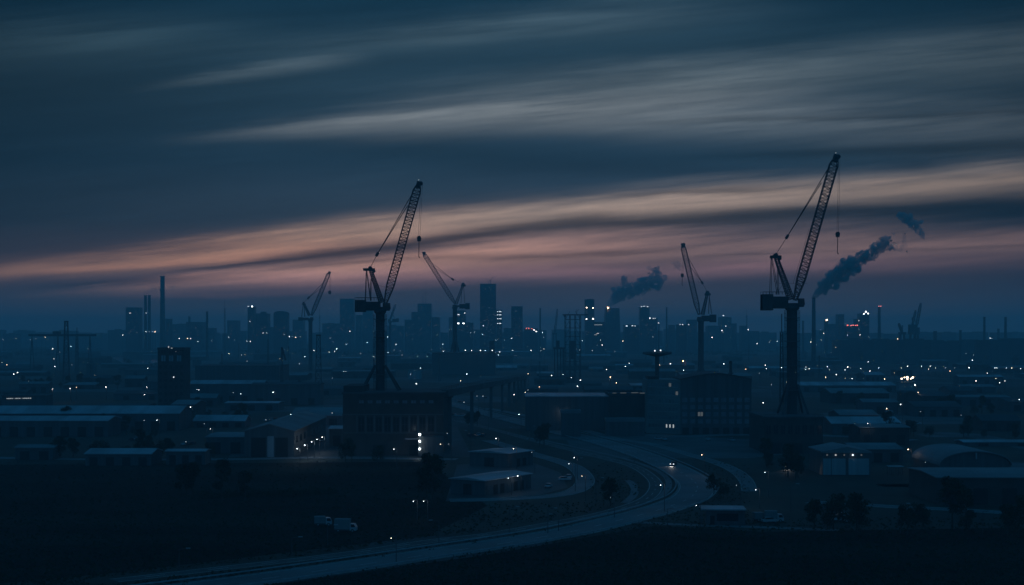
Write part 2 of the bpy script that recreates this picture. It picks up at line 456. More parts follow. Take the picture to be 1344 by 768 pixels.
road('ramp_road', [(640, 536), (700, 548), (760, 563), (808, 576), (853, 583), (898, 595), (942, 608), (966, 619), (979, 631), (984, 645)], 4.6, .016, lines=False)
track = road('track', [(600, 552), (660, 567), (720, 583), (780, 598), (829, 611), (853, 625), (861, 638), (851, 653), (823, 665), (778, 677), (719, 688), (645, 701),
               (568, 710), (449, 727.5), (300, 745), (150, 762)], 5.0, .012, 'rail', kerb=False, lines=True)
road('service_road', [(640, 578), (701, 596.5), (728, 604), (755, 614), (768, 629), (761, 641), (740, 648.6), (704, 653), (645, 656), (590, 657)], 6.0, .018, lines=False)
road('path', [(824, 630), (831, 637), (833, 646), (829, 653), (820, 660)], 2.6, .010, kerb=False, lines=False)
road('path', [(700, 575), (760, 588), (812, 600), (850, 612), (872, 624), (878, 637), (868, 650), (842, 662), (800, 674), (740, 687)], 2.2, .009, kerb=False, lines=False)
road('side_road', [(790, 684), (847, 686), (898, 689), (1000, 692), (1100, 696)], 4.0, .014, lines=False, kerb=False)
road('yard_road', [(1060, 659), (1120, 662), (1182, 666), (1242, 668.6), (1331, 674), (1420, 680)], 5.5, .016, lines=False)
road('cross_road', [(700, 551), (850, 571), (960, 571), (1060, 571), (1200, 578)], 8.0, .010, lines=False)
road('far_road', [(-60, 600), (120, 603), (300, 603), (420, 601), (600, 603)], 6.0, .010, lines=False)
sheet('yard', [G(*p) for p in [(585, 658), (700, 652), (745, 640), (735, 620), (690, 604), (600, 610)]], .006, 'yard')
sheet('yard', [G(*p) for p in [(300, 600), (620, 600), (600, 560), (330, 556)]], .005, 'yard')
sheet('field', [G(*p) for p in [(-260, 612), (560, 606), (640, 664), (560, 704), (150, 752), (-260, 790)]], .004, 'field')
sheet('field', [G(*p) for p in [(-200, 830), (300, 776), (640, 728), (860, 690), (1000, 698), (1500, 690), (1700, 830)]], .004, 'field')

# ================================================================== BUILDINGS
TOPS = []                                    # what stands where in view, so fill never covers a seen lamp
def hexc(name): return name
def block(px0, px1, ytop, Y, depth, label, name='office_tower', cat='tower', wall='f_stone', roof='roof_dark', base=None, crown=None, rz=0.0,
          group=None, auto=False, plant=True, parapet=True):
    x0, x1 = X(px0, Y), X(px1, Y); w, h = x1 - x0, Z(ytop, Y)
    cx, cyy = (x0 + x1) / 2, Y + depth / 2
    t = thing(name, None, cat, (cx, cyy, 0), rz, group)
    if auto: autolabel(t, (px0 + px1) / 2, ytop, label, cat, group)
    else: tag(t, label, cat, group)
    hw, hd = w / 2, depth / 2
    mb = MB().box(-hw, hw, -hd, hd, 0, h - .6); mb.build('wall', wall, t)
    r = MB().box(-hw - .25, hw + .25, -hd - .25, hd + .25, h - .6, h)
    if parapet:
        for a in ((-hw - .25, hw + .25, -hd - .25, -hd + .15), (-hw - .25, hw + .25, hd - .15, hd + .25), (-hw - .25, -hw + .15, -hd + .15, hd - .15), (hw - .15, hw + .25, -hd + .15, hd - .15)):
            r.box(*a, h, h + .9)
    r.build('roof', roof, t)
    if plant:
        rd = random.Random(int(px0 * 7 + ytop)); pw = w * rd.uniform(.25, .5); px_ = rd.uniform(-.2, .2) * w
        MB().box(px_ - pw / 2, px_ + pw / 2, -hd * .4, hd * .5, h, h + rd.uniform(.04, .10) * min(w, 45)).build('plant_room', wall, t)
    if crown: crown(t, w, h, hw, hd)
    if Y > 3000 and ytop < 430:
        rd = random.Random(int(px0 * 13)); q = []
        for k in range(int((px1 - px0) * (440 - ytop) / 55) + 1):
            q.append((rd.uniform(px0 + 1.2, px1 - 1.2), ytop + 3 + rd.random() ** .7 * (438 - ytop), rd.uniform(.5, 1.2), rd.uniform(.5, .8), rd.choice(['win_dim', 'win_dim', 'win_warm'])))
        part_lamps(t, Y, q)
    TOPS.append((px0, px1, ytop, HZ + F * CAMZ / Y, Y))
    return t
def part_lamps(t, Y, pts, material='cool', r=None, name='lit_window'):
    """lamps or lit panes fixed to a building, as pixels on its front"""
    for q in pts:
        px, py = q[0], q[1]; ww = q[2] if len(q) > 2 else 1.1; hh = q[3] if len(q) > 3 else 1.1
        s = Y / F; y = Y - t.location.y - .35
        x, z = X(px, Y) - t.location.x, Z(py, Y)
        MB().box(x - ww * s / 2, x + ww * s / 2, y - .12, y + .3, z - hh * s / 2, z + hh * s / 2).build(name, q[4] if len(q) > 4 else material, t)

# --- far skyline, each block seen above the horizon
t = block(165, 182, 404, 3900, 40, "slab tower with two lit corner windows, leftmost high block on the skyline", wall='f_dark', plant=False)
part_lamps(t, 3900, [(171, 411, 2, .8, 'faint'), (178, 410, 1, .8, 'win_dim'), (180, 413, 1, .8, 'win_dim')])
block(217, 223, 419, 3950, 30, "narrow block pressed against the right side of the tallest chimney", 'boiler_house', 'building', 'f_dark')
t = block(244, 266, 423, 4100, 60, "wide square works block with a short flue on its roof", 'works_block', 'building', 'f_dark', plant=False,
      crown=lambda t, w, h, hw, hd: MB().box(-hw + .5, -hw + 6, -3, 3, h, h + 17).build('flue', 'concrete_dark', t))
block(226, 245, 426, 4300, 60, "low stepped works building left of the wide square works block", 'works_block', 'building', 'f_stone')
block(273, 281, 431, 4200, 40, "small low block right behind the thin chimney of the left skyline", 'office_block', 'building', 'f_stone')
block(298, 312, 421, 4000, 40, "plain square tower standing alone left of the twin-lamped tower", wall='f_stone', plant=False)
t = block(325, 334, 403, 3600, 25, "slim tower with two bright lamps on its top", wall='f_dark', plant=False)
part_lamps(t, 3600, [(326, 402.3, 1.2, 1.2, 'faint'), (331, 402.3, 1.6, 1.6), (328, 422, 1, .8, 'faint')], name='roof_lamp')
t = block(334, 351, 412, 3700, 45, "stepped tower with a raised middle beside the slim twin-lamped tower", wall='f_dark', plant=False,
      crown=lambda t, w, h, hw, hd: MB().box(-hw * .2, hw * .55, -8, 8, h, h + 6).build('penthouse', 'f_dark', t))
t = block(359, 376, 411, 3500, 45, "round-shouldered tower left of the hazy mid-left crane", wall='f_dark', plant=False,
      crown=lambda t, w, h, hw, hd: MB().prism([(-hw, h), (hw, h), (hw * .75, h + 3), (hw * .3, h + 5), (-hw * .3, h + 5), (-hw * .75, h + 3)], -hd, hd).build('penthouse', 'roof_dark', t))
block(351, 360, 430, 3700, 40, "low block filling the gap before the round-shouldered tower", 'office_block', 'building', 'f_stone')
block(384, 398, 420, 4200, 40, "pale hazy tower just left of the mid-left crane mast", wall='f_stone', plant=False)
block(423, 448, 425, 4200, 60, "wide low office block attached left of the plain flat-topped slab", 'office_block', 'building', 'f_stone')
block(446, 464.5, 392.5, 4100, 40, "plain tall flat-topped slab tower left of the big splayed-leg crane", wall='f_stone', plant=False)
block(467, 474, 414, 4300, 40, "small grey tower left of the splayed-leg crane's mast", wall='f_stone', plant=False)
block(476, 489, 408, 4400, 40, "pale tower partly behind the splayed-leg crane's mast", wall='f_stone')
block(508, 530, 428, 4300, 60, "low wide block right of the splayed-leg crane's mast", 'office_block', 'building', 'f_stone')
t = block(548, 566, 399, 4000, 40, "tallest middle block of the stepped tower group with two masts", wall='f_stone', plant=False)
block(540, 548.4, 410, 4010, 45, "left shoulder block of the stepped tower group", 'office_block', 'building', 'f_stone')
block(566, 577, 417, 4020, 45, "right shoulder block of the stepped tower group", 'office_block', 'building', 'f_stone')
block(531, 541, 420, 4060, 45, "lower left block at the foot of the stepped tower group", 'office_block', 'building', 'f_stone')
t = block(589, 601, 417, 3900, 40, "short block just left of the left-leaning crane's mast", 'office_block', 'building', 'f_stone')
t = block(600, 611, 408, 3800, 35, "lit narrow tower just right of the left-leaning crane's mast", wall='f_dark')
part_lamps(t, 3800, [(602, 413, 3, 1, 'faint'), (610, 411, 1.4, 1.2, 'faint'), (601.5, 424.5, 2, 1.2, 'cool'), (608.5, 424.5, 2.2, 1.2, 'cool')])
block(611, 621, 424, 3800, 45, "low block between the left-leaning crane and the tallest glass tower", 'office_block', 'building', 'f_dark')
def topcrane(t, w, h, hw, hd):
    mb = MB(); mb.bar((6, 0, h), (6, 0, h + 11), 1.2); mb.bar((6, 0, h + 9), (13, 0, h + 19), .9); mb.bar((6, 0, h + 9), (1, 0, h + 12), .9)
    mb.bar((1, 0, h), (1, 0, h + 8), 1.0); mb.bar((1, 0, h + 8), (-8, 0, h + 17), .5); mb.bar((13, 0, h + 19), (4, 0, h + 14), .3)
    mb.build('roof_crane', 'steel', t)
t = block(630, 651, 373, 3600, 42, "tallest glass tower of the skyline with tiny cranes on its roof", wall='f_glass', plant=False, crown=topcrane)
part_lamps(t, 3600, [(637, 379.5, 1.4, .9, 'win_dim'), (642, 377, 1, .8, 'win_dim'), (646, 376, 1, .8, 'win_dim'), (642, 404, 2.0, .8, 'win_dim'), (646, 404.5, 1, .8, 'win_dim'),
    (636, 421, 2.5, .9, 'win_dim'), (641, 421, 1.4, .9, 'win_dim'), (646, 420, 1, .9, 'win_dim'), (634.5, 427.5, 1.3, 1.2, 'faint'), (632, 432, 1, .8, 'win_dim'),
    (645, 426, 1, .8, 'win_dim'), (638, 412, 1, .8, 'win_dim'), (649, 414, 1, .8, 'win_dim'), (644, 433, 1, .8, 'win_dim'), (639, 430, 1, .8, 'win_dim')])
t = block(651.5, 659, 407, 3650, 30, "narrow block with brightly lit floors joined to the tallest glass tower", wall='f_dark', plant=False)
part_lamps(t, 3650, [(x, y, 1.3, 1.0, 'faint') for y in (409, 413.3, 418.3, 424.6) for x in (653.2, 655.5, 657.2)])
t = block(671, 686, 402.5, 3700, 40, "dark slab tower with a band near its top, right of the tallest glass tower", wall='f_glass', plant=False)
part_lamps(t, 3700, [(677, 408.5, 2.5, .8, 'win_dim')])
block(661, 671, 431, 4100, 40, "low block left of the dark banded slab tower", 'office_block', 'building', 'f_stone')
t = block(688, 706, 431.5, 3900, 60, "low market hall with red roof beacons and lit eaves", 'low_hall', 'building', 'f_dark')
part_lamps(t, 3900, [(691, 431, 1.2, 1.2, 'red'), (694, 431, 1.2, 1.2, 'red'), (698, 431.5, 1, 1, 'red'), (701, 433.3, 1.2, 1), (704, 435.4, 1.3, 1.2)], name='roof_beacon')
t = block(768, 780, 393.5, 3500, 35, "dark tower lit at two levels, standing right of the steel headframe", wall='f_dark', plant=False,
          crown=lambda t, w, h, hw, hd: MB().box(-hw * .5, hw * .8, -hd * .5, hd * .5, h, h + 2).build('plant_room', 'f_dark', t))
part_lamps(t, 3500, [(770, 403.8, 1.4, 1.2, 'warm'), (778.3, 404.2, 1.3, 1.2, 'warm'), (770, 408.5, 1, 1, 'win_dim'), (769.8, 418.8, 1.3, 1.2), (778.4, 418.5, 1.6, 1.4)])
t = block(780, 794, 423, 3550, 50, "broad low block with two long bars of light", 'terminal_block', 'building', 'f_dark')
part_lamps(t, 3550, [(783.3, 426.4, 14, .8, 'win'), (776.5, 439.5, 14, .8, 'win'), (770, 436, 1, .8, 'faint'), (785, 437.5, 1.4, .8, 'faint')], name='light_bar')
# power station: tapering concrete block
Y = 3600; t = thing('power_station', "bulky tapering power station with smoke blowing from its top left corner", 'power station', (X(804, Y), Y + 30, 0))
s = Y / F; h = Z(404.5, Y)
MB().prism([(-10.5 * s, 0), (10.5 * s, 0), (10.5 * s, h - 36 * s), (9 * s, h), (-8.5 * s, h), (-9.5 * s, h - 20 * s)], -28, 28).build('boiler_house', 'f_stone', t)
MB().lathe([(2.0, 0), (1.7, 12)], -7 * s, 0).build('flue', 'concrete_dark', t).location = (0, 0, h - 6)
part_lamps(t, Y, [(798, 404, 1.5, 1.5, 'orange')], name='beacon')
t = block(840, 852.5, 403.5, 3700, 35, "tower with a row of lamps along its roof edge, right of the power station", wall='f_stone', plant=False)
part_lamps(t, 3700, [(842, 402.5, 1.4, .9, 'faint'), (845.5, 402, 1.8, .9, 'faint'), (850, 402.6, 2, .9, 'faint')], name='roof_lamp')
t = block(852.5, 863, 418, 3720, 45, "lower wing with roof lamps beside the lamp-edged tower", 'office_block', 'building', 'f_stone')
part_lamps(t, 3720, [(852.3, 417.5, 1.8, 1.2), (857.5, 418, 1.4, 1, 'faint'), (860, 418, 1, 1, 'faint'), (864.5, 424, 1.2, 1.2, 'faint')], name='roof_lamp')
t = block(820, 840, 427, 3800, 60, "long low hall with a string of lamps below the smoke", 'low_hall', 'building', 'f_dark')
part_lamps(t, 3800, [(822.5, 428, 2.2, 1.4, 'faint'), (830, 427.5, 2, 1, 'faint'), (833.5, 427.8, 1.2, 1, 'faint')], name='roof_lamp')
block(879, 886, 427, 3700, 40, "stubby block right of the hazy thin pole chimney", 'office_block', 'building', 'f_stone')
t = block(889.5, 901, 426.5, 3500, 40, "dark block with roof lamps left of the smaller crane", 'office_block', 'building', 'f_dark')
part_lamps(t, 3500, [(892.5, 426, 1.3, .9, 'faint'), (896, 426, 1.5, .9, 'faint'), (904, 426, 1, 1, 'faint')], name='roof_lamp')
block(903, 915, 420, 3800, 40, "pale tower just left of the smaller crane's mast", wall='f_stone', plant=False)
block(929, 944, 428, 4000, 50, "low stepped block right of the smaller crane's mast", 'office_block', 'building', 'f_stone')
t = block(945, 960, 417, 4000, 40, "pale blocky tower with a lamp at its roof corner", wall='f_stone')
part_lamps(t, 4000, [(949.5, 414.3, 1.8, 1.2, 'faint'), (952.5, 428, 1.2, 1.2, 'faint')], name='roof_lamp')
block(961, 967, 425, 4100, 40, "narrow hazy block between two low blocks mid-right", 'office_block', 'building', 'f_stone')
block(973, 981, 428, 4200, 40, "hazy gabled block furthest right before the biggest crane", 'office_block', 'building', 'f_stone')
t = block(1083, 1087, 421, 3700, 14, "very thin tower with a bright lamp on top, right of the smoking chimney", 'lift_tower', 'tower', 'f_dark', plant=False)
part_lamps(t, 3700, [(1085, 420, 1.8, 1.8, 'warm')], name='roof_lamp')
block(1088, 1100, 426, 3900, 45, "low block between the thin lamp-topped tower and the square refinery tower", 'office_block', 'building', 'f_stone')
t = block(1100, 1108, 413, 3800, 30, "square refinery tower with dark top, left of the red-lit plant", 'process_tower', 'tower', 'f_dark')
t = block(1111, 1127, 428, 3500, 50, "process block edged with a row of red lamps", 'process_block', 'building', 'f_dark', plant=False)
part_lamps(t, 3500, [(1112.5, 427, 1.6, 1.4, 'red'), (1117, 427.3, 1.2, 1.2, 'red'), (1120, 427, 1.2, 1.2, 'red'), (1123, 427, 1.2, 1.2, 'red'), (1125.2, 427, 1.2, 1.2, 'red')], name='red_lamp')
block(1123, 1128, 419, 3900, 25, "thin block wedged between red-lit plant and lamp-crowned tower", 'process_tower', 'tower', 'f_dark')
t = block(1129.5, 1141, 412, 3600, 35, "broad refinery tower crowned with white lamps", 'process_tower', 'tower', 'f_dark', plant=False,
          crown=lambda t, w, h, hw, hd: MB().box(-2, hw * .5, -6, 6, h, h + 4).build('penthouse', 'f_dark', t))
part_lamps(t, 3600, [(1134, 412, 1.3, 1.3), (1136.5, 409.3, 1.6, 1.6), (1139.5, 411.5, 1.4, 1.4), (1127, 421, 1, 1, 'faint')], name='roof_lamp')

# --- hazy low blocks right along the horizon
rnd = random.Random(5)
px = -30
while px < 1380:
    w = rnd.uniform(9, 26); yt = rnd.choice([433, 434, 435, 436, 437, 437, 438]) + rnd.uniform(-.5, .5)
    if 1030 < px < 1060 or px > 1150: yt = max(yt, 436.5)
    block(px, px + w, yt, rnd.uniform(4300, 5600), rnd.uniform(40, 80), rnd.choice(["hazy low block on the horizon", "faint flat-topped horizon block"]), 'distant_block', 'building',
          rnd.choice(['f_stone', 'f_dark']), auto=True, group='hazy blocks along the horizon', plant=rnd.random() < .6)
    px += w + rnd.uniform(0, 9)

# --- chimneys and masts
def chimney(px, ytop, wt, wb, Y, label, lamps=(), cap=True, wall='concrete_dark', z0=0.0, name='chimney'):
    s = Y / F; h = Z(ytop, Y) - z0; rt, rb = wt * s / 2, wb * s / 2
    t = thing(name, label, 'chimney', (X(px, Y), Y, z0))
    MB().lathe([(rb, 0), (rt * .98, h - 1.5)]).build('shaft', wall, t, smooth_=False)
    if cap: MB().lathe([(rt * 1.0, h - 1.5), (rt * 1.16, h - 1.2), (rt * 1.16, h - .3), (rt * .9, h)]).build('cap', 'brick_dark', t)
    for k in (.55, .8):
        MB().lathe([(rb + (rt - rb) * k + .05, h * k), (rb + (rt - rb) * k + .8, h * k + .1), (rb + (rt - rb) * k + .8, h * k + .5), (rb + (rt - rb) * k + .05, h * k + .6)]).build('gallery', 'steel', t)
    for (lx, ly, m) in lamps:
        MB().lathe([(.1, -.8), (.9, -.4), (.9, .4), (.1, .8)], n=8).build('beacon', m, t, loc=((lx - px) * s, -rt - 1, Z(ly, Y) - z0))
    return t
chimney(213.3, 362.5, 5.6, 7.4, 3300, "tallest concrete chimney on the left skyline with a dark wide top", wall='concrete_dark')
chimney(191, 387.5, 3.6, 4.2, 3400, "left one of the paired slim smoking chimneys", [(192.5, 411, 'faint')])
chimney(196, 387.5, 3.6, 4.2, 3400, "right one of the paired slim smoking chimneys")
chimney(271.8, 409, 2.8, 3.2, 2700, "thin dark chimney alone between two square blocks on the left skyline")
chimney(1068, 390.5, 4.4, 6.2, 2000, "lone chimney with a thick plume streaming right from its mouth", wall='concrete_dark')
chimney(1054, 421, 2.6, 3.0, 3100, "short stub chimney beside the biggest crane's mast")
chimney(1154, 402.5, 3.6, 4.4, 2900, "slim chimney with red beacons at its mouth", [(1152.6, 402, 'red'), (1155.4, 402, 'red')])
chimney(1227.5, 433.5, 4.8, 4.8, 2700, "short thick stack right of the dockside cranes", cap=False)
chimney(1260.6, 433.5, 3.0, 3.4, 2600, "short slim stack between the thick stack and the far chimney pair")
chimney(1292, 416, 2.8, 3.2, 2500, "left one of the pair of slim far-right chimneys")
chimney(1319.8, 415, 3.2, 3.6, 2500, "right one of the pair of slim far-right chimneys", cap=False)
chimney(1310.5, 431.5, 3, 3.4, 3300, "hazy squat stack between the pair of far-right chimneys")
chimney(709, 404.5, 1.9, 2.5, 3100, "needle-thin chimney midway between slab tower and headframe")
chimney(875, 403.5, 2.0, 2.6, 3100, "needle-thin chimney left of the smaller crane")
chimney(864.8, 425, 1.6, 2.2, 2500, "dark short pole stack just left of the needle-thin chimney by the smaller crane")
chimney(959, 474, 3.8, 4.4, 800, "square-topped flue rising from behind the round-roofed office block", z0=0)

def mast(px, ytop, Y, label, w=1.0, cat='mast', name='radio_mast'):
    t = thing(name, label, cat, (X(px, Y), Y, 0)); h = Z(ytop, Y)
    MB().lattice((0, 0, 0), (0, 0, h * .86), lambda k: w * (1.3 - .6 * k), lambda k: w * (1.3 - .6 * k), int(h / 3), w * .16, w * .10).build('lattice_shaft', 'steel', t)
    MB().bar((0, 0, h * .86), (0, 0, h), w * .22).build('aerial', 'steel', t); return t
mast(295, 394, 3300, "hair-thin radio mast left of the plain square tower", 2.6)
mast(419.5, 405, 3000, "thin radio mast right of the hazy mid-left crane", 2.2)
mast(101, 430, 1900, "short mast beside the conveyor right of the lattice mast", 3.0)
mast(352, 437, 1600, "thin twin-aerial mast below the stepped skyline towers", 1.6)
mast(555, 374, 4005, "left mast with a round head on the stepped tower group", 1.5)
mast(558.8, 370, 4006, "right taller mast with a round head on the stepped tower group", 1.5)
mast(980, 406, 4300, "very faint distant mast right of the smaller crane", 3.5)

def lattice_tower(px, ytop, wt, wb, Y, label, z0=0.0, cap=True):
    s = Y / F; h = Z(ytop, Y) - z0; t = thing('lattice_tower', label, 'tower', (X(px, Y), Y, z0), R(8))
    MB().lattice((0, 0, 0), (0, 0, h), lambda k: s * (wb + (wt - wb) * k), lambda k: s * (wb + (wt - wb) * k), max(8, int(h / (wb * s))), .95 * s, .6 * s).build('lattice_frame', 'steel', t)
    if cap: MB().box(-wt * s * .7, wt * s * .7, -wt * s * .7, wt * s * .7, h, h + 1.8 * s).build('head', 'steel', t)
    return t
lattice_tower(87, 423, 3.6, 8.0, 1500, "dark tapering lattice mast rising beside the long conveyor on the left")
lattice_tower(418, 441, 4.6, 9.0, 1100, "bare lattice pylon with a block head between two cranes")
mast(1026, 412, 640, "slim lattice hoist mast standing close against the biggest crane's left side", 1.5, 'mast', 'hoist_mast')

# conveyor bridge on trestles, far left
Y = 1800; t = thing('conveyor', "long horizontal conveyor bridge on trestles crossing behind the lattice mast", 'conveyor', (X(82, Y), Y, 0))
s = Y / F; zt = Z(439, Y)
MB().box(-44 * s, 44 * s, -2, 2, zt - 2.4, zt + .4).build('gallery', 'clad_dark', t)
MB().box(-12 * s, -3 * s, -3, 3, zt + .4, zt + 4 * s).build('transfer_house', 'clad_dark', t)
for k in (-40, -6, 36): MB().bar((k * s - 3, 0, 0), (k * s, 0, zt - 2.4), .8).bar((k * s + 3, 0, 0), (k * s, 0, zt - 2.4), .8).bar((k * s - 1.5, 0, zt * .5), (k * s + 1.5, 0, zt * .5), .5).build('trestle', 'steel', t)

# steel headframe with sloping hopper
Y = 1500; s = Y / F; t = thing('headframe', "open steel headframe on tall legs with a flat top beam", 'headframe', (X(752, Y), Y, 0))
h = Z(414, Y)
for a in (-10, -4, 3, 9.5):
    MB().lattice((a * s, 0, 0), (a * s, 0, h), lambda k: 1.6 * s, lambda k: 6 * s, 14, .35, .25).build('leg', 'steel', t)
b = MB()
for k in range(8):
    z = h * (k + .5) / 8; b.bar((-10 * s, 2, z), (9.5 * s, 2, z), .6); b.bar((-10 * s, -2, z), (9.5 * s, -2, z), .6)
    b.bar((-10 * s, 2, z), (-4 * s, 2, z + h / 8), .35).bar((9.5 * s, 2, z), (3 * s, 2, z + h / 8), .35)
b.build('bracing', 'steel', t)
MB().box(-13.5 * s, 20 * s, -2.5, 2.5, h, h + 1.4 * s).box(-12 * s, -9 * s, -2, 2, h - 2 * s, h).build('top_beam', 'steel', t)
MB().box(-4 * s, 3 * s, -3, 3, h * .35, h * .62).build('hopper', 'clad_dark', t)
MB().bar((5 * s, 0, h + 1), (5 * s, 0, h + 8 * s), .5 * s).bar((5 * s, 0, h + 5 * s), (8 * s, 0, h + 8 * s), .4 * s).build('davit', 'steel', t)
Y = 1450; s = Y / F; t = thing('hopper_tower', "shorter stepped hopper tower attached left of the open steel headframe", 'tower', (X(734, Y), Y, 0)); h = Z(457, Y)
for a in (-6, -2, 2, 6): MB().bar((a * s, 0, 0), (a * s, 0, h), 1.1 * s).bar((a * s, 8, 0), (a * s, 8, h), 1.1 * s).build('leg', 'steel', t)
MB().box(-7.5 * s, 8 * s, -1, 9, h - 1.5 * s, h + 1 * s).box(-4 * s, .5 * s, 1, 7, h + 1 * s, h + 10 * s).build('deck', 'clad_dark', t)

# ================================================================== CRANES
def hump(edge0, edge1, lo, hi):
    def f(t):
        if t < edge0: return lo + (hi - lo) * t / edge0
        if t > edge1: return hi + (lo - hi) * (t - edge1) / (1 - edge1)
        return hi
    return f
def crane(label, cx, Y, z0, mw, mtop, jfoot, jtip, jw, afoot, atop, head, cwt, cab, pend, hook, legs, detail=True, bays=30, mastmat='crane', group=None, th=1.0):
    """slewing luffing crane; the numbers are measured in the jib's own plane, in 1/1867 rad at distance Y"""
    s = Y / F
    P = lambda x, y, d=0.0: Vector(((x - cx) * s, d, Z(y, Y) - z0))
    t = thing('luffing_crane', label, 'crane', (X(cx, Y), Y, z0), 0, group)
    m = mw * s / 2; zt = P(cx, mtop).z; c = .30 * th
    # mast: closed tubular core with stiffening bands inside an open lattice collar
    mb = MB().lathe([(m, 0), (m, zt)], n=16)
    n = max(6, int(zt / (2.2 * m)))
    for k in range(1, n):
        z = zt * k / n; mb.lathe([(m, z), (m * 1.06, z + .1), (m * 1.06, z + .5), (m, z + .6)], n=16)
    mb.build('mast', mastmat, t)
    if detail:
        l = MB()
        for sx in (-1, 1):
            for q in (0, .5): l.bar((sx * m * 1.18 + q * sx, -.3, 0), (sx * m * 1.18 + q * sx, -.3, zt - 1), .16)
            for k in range(int(zt / 1.5)): l.bar((sx * m * 1.18, -.3, k * 1.5), (sx * (m * 1.18 + .5), -.3, k * 1.5 + (.7 if k % 2 else 0)), .12)
        l.build('ladder', 'steel', t)
        d = MB()
        for k in (.22, .45, .68, .9): d.lathe([(m, zt * k), (m * 1.45, zt * k + .1), (m * 1.45, zt * k + .25), (m, zt * k + .3)], n=16)
        d.build('platform', 'steel', t)
    # splayed legs
    for (x0_, y0_, x1_, y1_) in legs:
        for d0, d1 in ((-1, -3.2), (1, 3.2)):
            MB().bar(P(x0_, y0_, d0 * m * .6), P(x1_, y1_, d1 * m * .8), .9 * th).build('leg', mastmat, t)
    # slew ring and deck
    MB().lathe([(m * 1.05, zt - 1.2 * m * .4), (m * 1.35, zt - .2), (m * 1.35, zt + .6), (m * 1.0, zt + .9)], n=24).build('slew_ring', 'crane_dark', t)
    dz0, dz1 = zt + .9, zt + .9 + 1.1 * th
    xs = sorted([P(cwt[0], 0).x, P(cwt[1], 0).x, P(cab[0], 0).x, P(cab[1], 0).x])
    MB().box(xs[0] * .92, xs[-1] * .92, -m * .95, m * .95, dz0, dz1).build('slewing_deck', 'crane', t)
    # counterweight: separate slabs, and the machinery house in front of them
    x0_, x1_, zt_, zb_ = P(cwt[0], 0).x, P(cwt[1], 0).x, P(0, cwt[2]).z, P(0, cwt[3]).z
    outer, inner = (x0_, x1_) if abs(x0_) > abs(x1_) else (x1_, x0_)
    k = .42; xm = outer + (inner - outer) * k
    mb = MB(); nS = 5
    for i in range(nS):
        a, b_ = outer + (xm - outer) * i / nS, outer + (xm - outer) * (i + .9) / nS
        mb.box(min(a, b_), max(a, b_), -m * 1.3, m * 1.3, zb_, zt_)
    mb.box(min(outer, xm), max(outer, xm), -m * 1.1, m * 1.1, zb_ + .3, zt_ - .4)
    mb.build('counterweight', 'crane_dark', t)
    hm = MB().box(min(xm, inner), max(xm, inner), -m * 1.15, m * 1.15, zb_ + (zt_ - zb_) * .12, zt_ - (zt_ - zb_) * .14)
    nv = 6
    for i in range(nv): a = xm + (inner - xm) * (i + .3) / nv; hm.box(min(a, a + .5), max(a, a + .5), -m * 1.2, m * 1.2, zb_ + (zt_ - zb_) * .25, zt_ - (zt_ - zb_) * .3)
    hm.build('machinery_house', 'crane', t)
    if detail:
        r = MB(); za = zt_
        for sy in (-1, 1):
            r.bar((outer, sy * m * 1.25, za + 1.1), (inner, sy * m * 1.25, za + 1.1), .12)
            for i in range(9): xk = outer + (inner - outer) * i / 8; r.bar((xk, sy * m * 1.25, za), (xk, sy * m * 1.25, za + 1.1), .1)
        r.build('railing', 'steel', t)
    # cab
    a, b_, zt2, zb2 = P(cab[0], 0).x, P(cab[1], 0).x, P(0, cab[2]).z, P(0, cab[3]).z
    sg = 1 if abs(b_) > abs(a) and b_ > 0 else -1
    far, near = (b_, a) if sg > 0 else (a, b_)
    cb = MB().prism([(near, zb2), (far - sg * .5, zb2), (far, zb2 + (zt2 - zb2) * .35), (far - sg * .3, zt2), (near, zt2)], -m * 1.35, -m * .2).build('cab', 'crane', t)
    MB().prism([(near + sg * .6, zb2 + (zt2 - zb2) * .4), (far - sg * .25, zb2 + (zt2 - zb2) * .4), (far - sg * .5, zt2 - .4), (near + sg * .6, zt2 - .4)], -m * 1.35 - .05, -m * 1.35).build('window', 'glass', cb)
    # jib
    J0, J1 = P(*jfoot), P(*jtip); w = jw * s
    MB().lattice(J0, J1, hump(.15, .95, w * .30, w * .92), hump(.15, .95, m * 1.3, w * .7), bays, c * 1.15, c * .66).build('jib', 'crane', t)
    ax = (J1 - J0).normalized()
    MB().bar(J1 - ax * w * .5, J1 + ax * w * .35, w * .55).lathe([(w * .1, 0), (w * .3, .1)], n=6).build('jib_head', 'crane_dark', t)
    if True:
        sh = MB(); yv = Vector((0, 1, 0)); sh.bar(J1 + Vector((w * .25, -.5, w * .1)), J1 + Vector((w * .25, .5, w * .1)), w * .55, n=12); sh.build('tip_sheave', 'crane_dark', t)
    MB().lathe([(.04, -.15 * th), (.17 * th, -.08 * th), (.17 * th, .1 * th), (.04, .2 * th)], n=8).build('warning_light', 'win', t, loc=J1 + Vector((0, 0, w * .55)))
    # A-frame
    A0, A1 = P(*afoot), P(*atop)
    for d in (-1, 1):
        o = Vector((0, d * m * .75, 0)); o2 = Vector((0, d * m * .35, 0))
        ml = MB().lattice(A0 + o, A1 + o2, lambda k: w * .55 * (1.1 - .45 * k), lambda k: .7 * th, max(8, bays // 2), c * .9, c * .5); ml.build('a_frame', 'crane', t)
    hd_ = MB()
    hx0, hx1, hy0, hy1 = head; hd_.box(*sorted((P(hx0, 0).x, P(hx1, 0).x)), -m * .6, m * .6, P(0, hy1).z, P(0, (hy0 + hy1) / 2).z)
    hd_.bar(A1 + Vector((0, -m * .5, .3)), A1 + Vector((0, m * .5, .3)), abs(hy1 - hy0) * s * .8, n=12)
    hd_.bar(A1 + Vector((w * .45, -m * .5, -w * .3)), A1 + Vector((w * .45, m * .5, -w * .3)), w * .38, n=10)
    hd_.build('a_frame_head', 'crane_dark', t)
